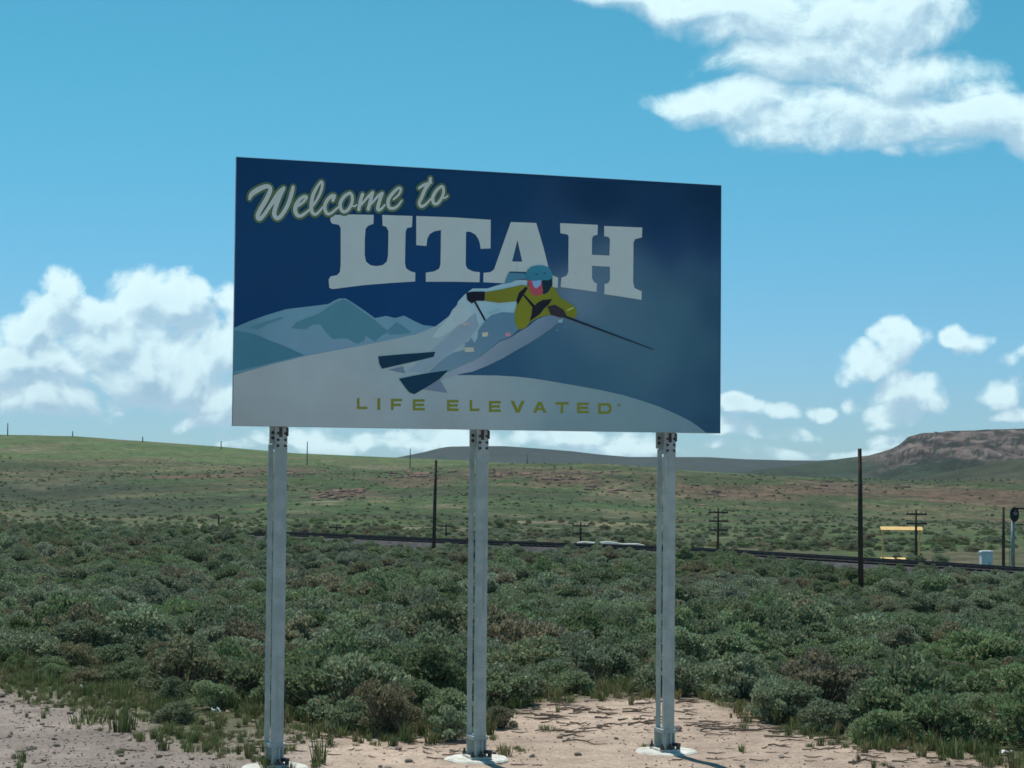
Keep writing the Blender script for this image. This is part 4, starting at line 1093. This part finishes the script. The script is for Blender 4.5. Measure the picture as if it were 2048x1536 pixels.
# candidates over the plain
def scatter(y0, y1, step0, growth, umax, seed):
    r = np.random.RandomState(seed)
    out = []
    y = y0
    while y < y1:
        st = step0 * (1 + growth * y)
        xs = np.arange(-umax * y - 2, umax * y + 2, st)
        xx = xs + r.uniform(-.5, .5, len(xs)) * st; yy = y + r.uniform(-.5, .5, len(xs)) * st
        out.append(np.stack([xx, yy], 1)); y += st * .9
    return np.concatenate(out)
def rail_dist(x, y):
    yr = np.interp(x, RP[::-1, 0] if RP[0, 0] > RP[-1, 0] else RP[:, 0], RP[::-1, 1] if RP[0, 0] > RP[-1, 0] else RP[:, 1])
    return (y - yr) * .73
pts = scatter(20, 200, .80, .0034, .29, 5)
x, y = pts[:, 0], pts[:, 1]
lim = verge_limit(x, y)
rd = rail_dist(x, y)
dens = fbm(x, y, 7, 3, 91)
pr = rng.rand(len(x))
sizes = (.58 + .80 * rng.rand(len(x)) ** 1.7) * (1 + .5 * dens)
sizes *= (1 - .45 * np.exp(-(rd / 7.0) ** 2)) * np.where(rd > 0, .55, 1.)
sizes *= np.where(y < 32, .82, 1.0) * (1 + .38 * smooth(32, 85, y))
poleclear = np.ones(len(x), bool)
for qx, qy in ((1722, 1182), (867, 1112)):
    g = ground_at(qx, qy); poleclear &= ~((abs(x - g.x * y / g.y) < 1.0) & (y < g.y + .6) & (y > g.y - 7))
ga, gb = ground_at(1162, 1097), ground_at(1288, 1100)
upx = 1024 + 4000 * x / y
poleclear &= ~((upx > 1150) & (upx < 1300) & (y > ga.y - 16) & (y < ga.y + 3))
keep = poleclear & (y > lim + .42 * sizes + .25 * fbm(x, y, 1.5, 2, 92)) & ((np.where(rd < 0, -rd * 1.6, rd) > 4.0)) & (pr < np.where(rd < 0, .86 + .3 * dens, .0 + .25 * dens)) & ~((x < .2) & (y > lim) & (y < lim + .7))
# bare wedge of dirt at the middle post and clear of the posts
x, y, sizes = x[keep], y[keep], sizes[keep]
BX = list(zip(x, y, sizes))
# single bushes picked out at the edge of the brush
HERO = [(775, 1478, .78, 5, 'rounded bright green bush at the brush edge between the left and middle posts'),
        (700, 1470, .55, 2, 'low bush beside the rounded bright green bush'),
        (905, 1488, .52, 0, 'small bush at the foot of the middle billboard post'),
        (1000, 1462, .42, 4, 'small sagebrush just right of the middle billboard post above the bare dirt'),
        (1890, 1500, 1.12, 3, 'broad dark shaded sagebrush at the lower right edge'),
        (1760, 1490, .75, 3, 'grey bush left of the broad dark sagebrush'),
        (1660, 1470, .7, 1, 'greyish low bush behind the dirt right of the right post'),
        (1340, 1395, 1.0, 6, 'dark dense bush behind the right billboard post'),
        (1480, 1402, .9, 4, 'grey green bush right of the right billboard post'),
        (350, 1450, .5, 3, 'low bush at the gravel edge left of the left post')]
def boff(hx, hy):
    g = ground_at(hx, hy); return g
used = 0
heroes = []
def place_bush(xx, yy, s, k, label, group, rz=None, zs=1.0):
    me, sm = BUSH[k % len(BUSH)]
    o = bpy.data.objects.new('sagebrush', me); C.objects.link(o)
    o.location = (xx, yy, hz(xx, yy) - .03 * s)
    o.rotation_euler = (0, 0, rng.uniform(0, 6.28) if rz is None else rz)
    o.scale = (s * rng.uniform(1.0, 1.2), s * rng.uniform(1.0, 1.2), s * rng.uniform(.88, 1.1) * zs)
    tag(o, label, 'shrub', group)
    st = bpy.data.objects.new('stem', sm); C.objects.link(st); st.parent = o
    return o
GB = 'sagebrush shrubs covering the flat behind the billboard'
hero_xy = []
for (hx, hy, s, k, lb) in HERO:
    g = ground_at(hx, hy)
    yy = g.y + s * .45; xx = g.x * yy / g.y
    hero_xy.append((xx, yy, s)); heroes.append(place_bush(xx, yy, s, k, lb, GB))
HX = np.array(hero_xy)
ok = np.ones(len(x), bool)
for hx, hy, s in hero_xy: ok &= ((x - hx) ** 2 + (y - hy) ** 2) > (.38 * s + .3 * sizes) ** 2
x, y, sizes = x[ok], y[ok], sizes[ok]
infr = abs(x / y) < .262
order = np.argsort(np.where(infr, y / np.maximum(sizes, .3), 1e9))
near, rest = order[:288], order[288:]
for i in near:
    pxi = 1024 + 4000 * x[i] / y[i]
    where = ('left of the left post' if pxi < 545 else 'between the left and middle posts' if pxi < 955 else 'between the middle and right posts' if pxi < 1335 else 'just right of the right post' if pxi < 1690 else 'near the right edge')
    gap = y[i] - verge_limit(x[i:i + 1], y[i:i + 1])[0]
    row = 'at the front edge of the brush' if gap < 1.1 else 'in the second row of the brush' if gap < 2.6 else 'in the third row of the brush' if gap < 4.4 else 'in the middle rows of the brush' if gap < 8 else 'far back in the brush'
    sz = 'small' if sizes[i] < .6 else 'middling' if sizes[i] < .78 else 'large' if sizes[i] < 1.0 else 'very large'
    bl = '%s sagebrush %s %s' % (sz, row, where)
    place_bush(x[i], y[i], sizes[i], int(rng.randint(len(BUSH))), bl, GB)

def instancer(name, pos, scl, rot, idx, protos, kind='stuff'):
    me = bpy.data.meshes.new(name)
    me.from_pydata([tuple(p) for p in pos], [], [])
    a = me.attributes.new('scl', 'FLOAT_VECTOR', 'POINT'); a.data.foreach_set('vector', np.asarray(scl, np.float32).ravel())
    a = me.attributes.new('rot', 'FLOAT', 'POINT'); a.data.foreach_set('value', np.asarray(rot, np.float32))
    a = me.attributes.new('idx', 'INT', 'POINT'); a.data.foreach_set('value', np.asarray(idx, np.int32))
    o = bpy.data.objects.new(name, me); C.objects.link(o)
    g = bpy.data.node_groups.new(name + '_nodes', 'GeometryNodeTree')
    g.interface.new_socket('Geometry', in_out='INPUT', socket_type='NodeSocketGeometry')
    g.interface.new_socket('Geometry', in_out='OUTPUT', socket_type='NodeSocketGeometry')
    nn = g.nodes; gi = nn.new('NodeGroupInput'); go = nn.new('NodeGroupOutput')
    jn = nn.new('GeometryNodeJoinGeometry')
    for p in protos:
        oi = nn.new('GeometryNodeObjectInfo'); oi.transform_space = 'ORIGINAL'; oi.inputs['Object'].default_value = p; oi.inputs['As Instance'].default_value = True
        g.links.new(oi.outputs['Geometry'], jn.inputs[0])
    ip = nn.new('GeometryNodeInstanceOnPoints')
    g.links.new(gi.outputs[0], ip.inputs['Points']); g.links.new(jn.outputs[0], ip.inputs['Instance'])
    ip.inputs['Pick Instance'].default_value = True
    def attr(nm, typ):
        q = nn.new('GeometryNodeInputNamedAttribute'); q.data_type = typ; q.inputs['Name'].default_value = nm
        return q.outputs['Attribute']
    g.links.new(attr('idx', 'INT'), ip.inputs['Instance Index'])
    cx = nn.new('ShaderNodeCombineXYZ'); g.links.new(attr('rot', 'FLOAT'), cx.inputs[2])
    er = nn.new('FunctionNodeEulerToRotation'); g.links.new(cx.outputs[0], er.inputs[0])
    g.links.new(er.outputs[0], ip.inputs['Rotation'])
    g.links.new(attr('scl', 'FLOAT_VECTOR'), ip.inputs['Scale'])
    g.links.new(ip.outputs[0], go.inputs[0])
    md = o.modifiers.new('scatter', 'NODES'); md.node_group = g
    tag(o, kind=kind)
    return o

# the rest of the brush, and the scrub on the hills
hp_ = scatter(150, 430, .95, .0034, .285, 9)
hx_, hy_ = hp_[:, 0], hp_[:, 1]
hd_ = fbm(hx_, hy_, 26, 3, 95) + .5 * fbm(hx_, hy_, 8, 2, 96)
hk = (rail_dist(hx_, hy_) > np.where(hx_ < -24, 4.5, 9)) & (rng.rand(len(hx_)) < np.clip(.34 + .5 * hd_ + .5 * (1 - smooth(165, 235, hy_)) * (hx_ < -10), .12, .95) * (1 - .75 * smooth(385, 425, hy_)))
hx_, hy_ = hx_[hk], hy_[hk]
hs = (.2 + .4 * rng.rand(len(hx_)) ** 2.5) * (1 + 1.3 * (1 - smooth(165, 250, hy_))) * (1 + .0008 * hy_)
ax = np.concatenate([x[rest], hx_]); ay = np.concatenate([y[rest], hy_]); as_ = np.concatenate([sizes[rest], hs])
flatn = np.concatenate([np.ones(len(rest)), np.full(len(hx_), .75)])
az = height(ax, ay)
protos = []
for k in range(len(BUSH)):
    protos.append(next(o for o in C.objects if o.type == 'MESH' and o.data == BUSH[k][0]))
n = len(ax)
instancer('sagebrush_cover', np.stack([ax, ay, az - .03], 1), np.stack([as_ * rng.uniform(1, 1.2, n), as_ * rng.uniform(1, 1.2, n), as_ * flatn * rng.uniform(.85, 1.1, n)], 1), rng.uniform(0, 6.28, n), rng.randint(0, len(BUSH), n), protos)

# ------------------------------------------------------------------ grass, stones, sticks, litter
TUFT = [blade_mesh(200, 70, .20, .10), blade_mesh(201, 60, .12, .14, .9), blade_mesh(202, 50, .28, .07, .45)]
tl = []
TU = [(245, 1462, 1.4, 'yellow green grass tuft at the gravel edge on the lower left'), (180, 1448, 1.5, 'grass tuft left of its neighbour on the gravel edge'), (640, 1528, 1.0, 'short grass tuft on the gravel just right of the left post base'),
      (1010, 1512, .7, 'sparse tuft right of the middle footing'), (1095, 1462, .7, 'thin tuft growing on the bare dirt between the middle and right posts')]
for i, (tx, ty, s, lb) in enumerate(TU):
    g = ground_at(tx, ty)
    o = bpy.data.objects.new('grass_tuft', TUFT[i % 3]); C.objects.link(o); o.location = g; o.scale = (s, s, s); o.rotation_euler = (0, 0, i)
    tag(o, lb, 'grass', 'grass tufts at the edge of the gravel'); tl.append(o)
gp = scatter(17.6, 60, .115, .012, .30, 15)
gx, gy = gp[:, 0], gp[:, 1]
gl = verge_limit(gx, gy); gpx = 1024 + 4000 * gx / gy
gd = fbm(gx, gy, 1.8, 3, 97)
inb = gy > gl
prob = np.where(inb, .55 + .5 * gd, np.exp(-((gy - gl) / .8) ** 2) * (.22 + .5 * gd))
leftband = 2.2 * (np.exp(-((gy - gl + .9) / 1.6) ** 2)) * (1 - smooth(380, 640, gpx)) * (.6 + .6 * gd)
prob = np.maximum(prob, leftband)
prob = np.maximum(prob, .018)
prob *= np.where((gpx > 1010) & (gpx < 1470) & ~inb, .35, 1.)
gk = rng.rand(len(gx)) < prob
gx, gy = gx[gk], gy[gk]; n = len(gx)
gs_ = rng.uniform(.4, 1.0, n) * np.where(verge_limit(gx, gy) > gy + .3, .62, .9)
instancer('grass', np.stack([gx, gy, height(gx, gy)], 1), np.stack([gs_, gs_, gs_ * rng.uniform(.6, 1.1, n)], 1), rng.uniform(0, 6.28, n), rng.randint(0, 3, n), tl[:3])

def rock_mesh(seed, name='stone', mat='stone', sub=2, amp=.35):
    bm = bmesh.new(); bmesh.ops.create_icosphere(bm, subdivisions=sub, radius=.5)
    r = np.random.RandomState(seed)
    off = r.uniform(0, 100, 3)
    cut = [(Vector(r.normal(size=3)).normalized(), r.uniform(.28, .42)) for _ in range(7)]
    for v_ in bm.verts:
        for nrm_, d_ in cut:
            q = v_.co.dot(nrm_)
            if q > d_: v_.co -= nrm_ * (q - d_)
        v_.co *= 1 + amp * .3 * math.sin(v_.co.x * 7 + off[0]) * math.cos(v_.co.y * 6 + off[1])
        v_.co.z *= .65
    me = bpy.data.meshes.new(name); bm.to_mesh(me); bm.free(); me.materials.append(MAT[mat])
    return me
STN_M = [rock_mesh(300 + i, 'stone', 'stone', 2) for i in range(4)]
so = []
for i, (sx_, sy_, w, lb) in enumerate([(62, 1500, .13, 'pale stone lying on the gravel at the lower left'), (16, 1476, .09, 'dark edged stone at the left edge of the gravel'), (340, 1487, .08, 'small stone on the gravel below the low bush'),
                                       (2, 1394, .14, 'stone at the far left where gravel meets grass'), (605, 1472, .09, 'pale stone by the brush right of the left post'), (1352, 1462, .16, 'rounded dirt clod right of the right post base')]):
    g = ground_at(sx_, sy_)
    o = bpy.data.objects.new('stone', STN_M[i % 4]); C.objects.link(o); o.location = (g.x, g.y, g.z + .1 * w); o.scale = (w, w, w); o.rotation_euler = (0, 0, i * 1.3)
    tag(o, lb, 'stone', 'stones on the verge'); so.append(o)
gp = scatter(17.4, 25.5, .075, .0, .285, 25)
gx, gy = gp[:, 0], gp[:, 1]
pk = (gy < verge_limit(gx, gy) + .8) & (rng.rand(len(gx)) < .10 + .26 * smooth(700, 300, 1024 + 4000 * gx / gy))
gx, gy = gx[pk], gy[pk]; n = len(gx)
ps = rng.uniform(.012, .03, n) * (1 + 1.8 * (rng.rand(n) > .93))
instancer('gravel', np.stack([gx, gy, height(gx, gy) + ps * .15], 1), np.stack([ps, ps, ps], 1), rng.uniform(0, 6.28, n), rng.randint(0, 4, n), so[:4])

def stick(p, ang, ln, th, seed, lb):
    r = np.random.RandomState(seed)
    mb = MB(); q = []
    for k in range(5):
        t = k / 4 - .5
        q.append((t * ln, r.normal() * ln * .05, th * .6 + abs(r.normal()) * ln * .03))
    mb.tube(q, [th, th * .9, th * .8, th * .6, th * .3], 6)
    e = q[2]; mb.tube([e, (e[0] + ln * .22, e[1] + ln * .16 * r.choice((-1, 1)), e[2] + ln * .08)], [th * .6, th * .2], 5)
    o = mb.build('stick', MAT['wood'], loc=p); o.rotation_euler = (0, 0, ang)
    tag(o, lb, 'stick', 'dead sticks on the dirt')
    return o
k = 0
for (cx_, cy_, nn_, wh_) in ((1080, 1440, 12, 'on the dirt right of the middle post'), (1200, 1425, 14, 'in the middle of the bare dirt patch'), (1290, 1440, 10, 'on the dirt just left of the right post'), (1150, 1470, 6, 'on the dirt below the debris, between the two right posts'),
                              (1440, 1450, 8, 'on the dirt just right of the right post'), (1520, 1462, 10, 'at the edge of the dirt right of the right post'), (1620, 1490, 8, 'on the dirt below the low greyish bush at the right'), (1760, 1512, 6, 'at the dirt edge left of the broad dark sagebrush'),
                              (1080, 1405, 6, 'against the brush at the top of the dirt patch'), (1290, 1405, 6, 'against the brush behind the right post'), (380, 1484, 4, 'on the gravel left of the left post')):
    for j in range(nn_):
        g = ground_at(cx_ + rng.normal() * 45, cy_ + rng.normal() * 9)
        stick(g, rng.normal() * .5, rng.uniform(.12, .5), rng.uniform(.005, .014), 400 + k, ('thick' if j % 3 == 0 else 'thin') + ' dead stick lying ' + wh_); k += 1
tw0 = stick(ground_at(1130, 1422), .2, .16, .006, 399, 'short twig lying alone near the top of the dirt patch')
tp = scatter(17.4, 26.5, .11, 0, .30, 35); tx, ty = tp[:, 0], tp[:, 1]
tgap = verge_limit(tx, ty) - ty; tpx = 1024 + 4000 * tx / ty
tk = (tgap > -1.2) & (rng.rand(len(tx)) < np.clip(.32 * np.exp(-((tgap - .5) / 1.3) ** 2) * (.5 + 1.6 * fbm(tx, ty, .9, 3, 98)) * np.where(tpx > 560, 1, .35) + .03, 0, 1))
tx, ty = tx[tk], ty[tk]; n = len(tx)
tsc = rng.uniform(.35, 1.3, n)
instancer('plant_litter', np.stack([tx, ty, height(tx, ty)], 1), np.stack([tsc, tsc, tsc], 1), rng.uniform(-1.2, 1.2, n), np.zeros(n, int), [tw0])
def litter(px, py, w, h, lb, seed):
    r = np.random.RandomState(seed); g = ground_at(px, py)
    v_ = []; n = 6
    for i in range(n):
        for j in range(n):
            v_.append(((i / (n - 1) - .5) * w + r.normal() * w * .04, (j / (n - 1) - .5) * w * .8, .02 + h * .6 * abs(math.sin(i * .9 + seed) * math.cos(j * .8)) + r.rand() * h * .12))
    f_ = [(i * n + j, (i + 1) * n + j, (i + 1) * n + j + 1, i * n + j + 1) for i in range(n - 1) for j in range(n - 1)]
    o = mesh_obj('litter', v_, f_, MAT['litter'], loc=g)
    sd = o.modifiers.new('thickness', 'SOLIDIFY'); sd.thickness = .004
    tag(o, lb, 'litter', 'white litter on the verge')
litter(167, 1381, .10, .08, 'crumpled white paper in the grass on the left', 1)
litter(1430, 1395, .10, .06, 'white scrap in the grass right of the right billboard post', 2)
litter(2012, 1512, .13, .05, 'white scrap at the lower right edge beneath the broad bush', 3)
litter(1806, 1473, .07, .04, 'small white scrap at the brush edge left of the broad bush', 4)
litter(432, 1428, .10, .08, 'pinkish white scrap among the bushes left of the left post', 5)

# rocks on the slope
RKM = [rock_mesh(500 + i, 'rock', 'redrock', 2) for i in range(3)] + [rock_mesh(520 + i, 'rock', 'darkrock', 2) for i in range(2)]
k = 0
for (cx_, cy_, sx_, sy_, nn_, wh_) in ((700, 984, 22, 3, 26, 'in the dark outcrop right of the left post'), (665, 996, 20, 3, 14, 'below the dark outcrop right of the left post'), (840, 955, 26, 4, 16, 'on the slope left of the dark armless pole'), (1010, 948, 36, 3, 12, 'on the crest right of the middle post'),
                                        (1160, 955, 55, 5, 20, 'on the brown slope midway between middle and right posts'), (590, 945, 40, 3, 12, 'on the crest behind the left post'), (1255, 985, 30, 4, 10, 'on the slope left of the right post'), (1450, 985, 60, 8, 10, 'on the slope above the three armed telegraph pole'),
                                        (1680, 975, 80, 6, 12, 'on the slope left of the tall dark pole'), (790, 950, 24, 3, 10, 'on the crest left of the dark armless pole')):
    for j in range(nn_):
        g = ground_at(cx_ + rng.normal() * sx_, cy_ + rng.normal() * sy_)
        s = rng.uniform(.5, 1.5)
        o = bpy.data.objects.new('rock', RKM[int(rng.randint(5))]); C.objects.link(o)
        o.location = (g.x, g.y, g.z); o.scale = (s * 1.7, s, s * .8); o.rotation_euler = (0, 0, rng.uniform(-.4, .4))
        tag(o, ('dark' if o.data in RKM[3:] else 'reddish') + ' brown rock ' + wh_, 'rock', 'rocks on the hillside'); k += 1

# ------------------------------------------------------------------ air
if HAZE > 0:
    hb = MB(); hb.box((0, 1200, 55), (4200, 4900, 138))
    ho = hb.build('haze', None)
    m = bpy.data.materials.new('air'); m.use_nodes = True
    nt = m.node_tree; nt.nodes.remove(nt.nodes['Principled BSDF'])
    pv = nt.nodes.new('ShaderNodeVolumePrincipled'); pv.inputs['Density'].default_value = HAZE; pv.inputs['Color'].default_value = (.8, .9, 1, 1)
    nt.links.new(pv.outputs[0], nt.nodes['Material Output'].inputs['Volume'])
    ho.data.materials.append(m); tag(ho, kind='stuff')
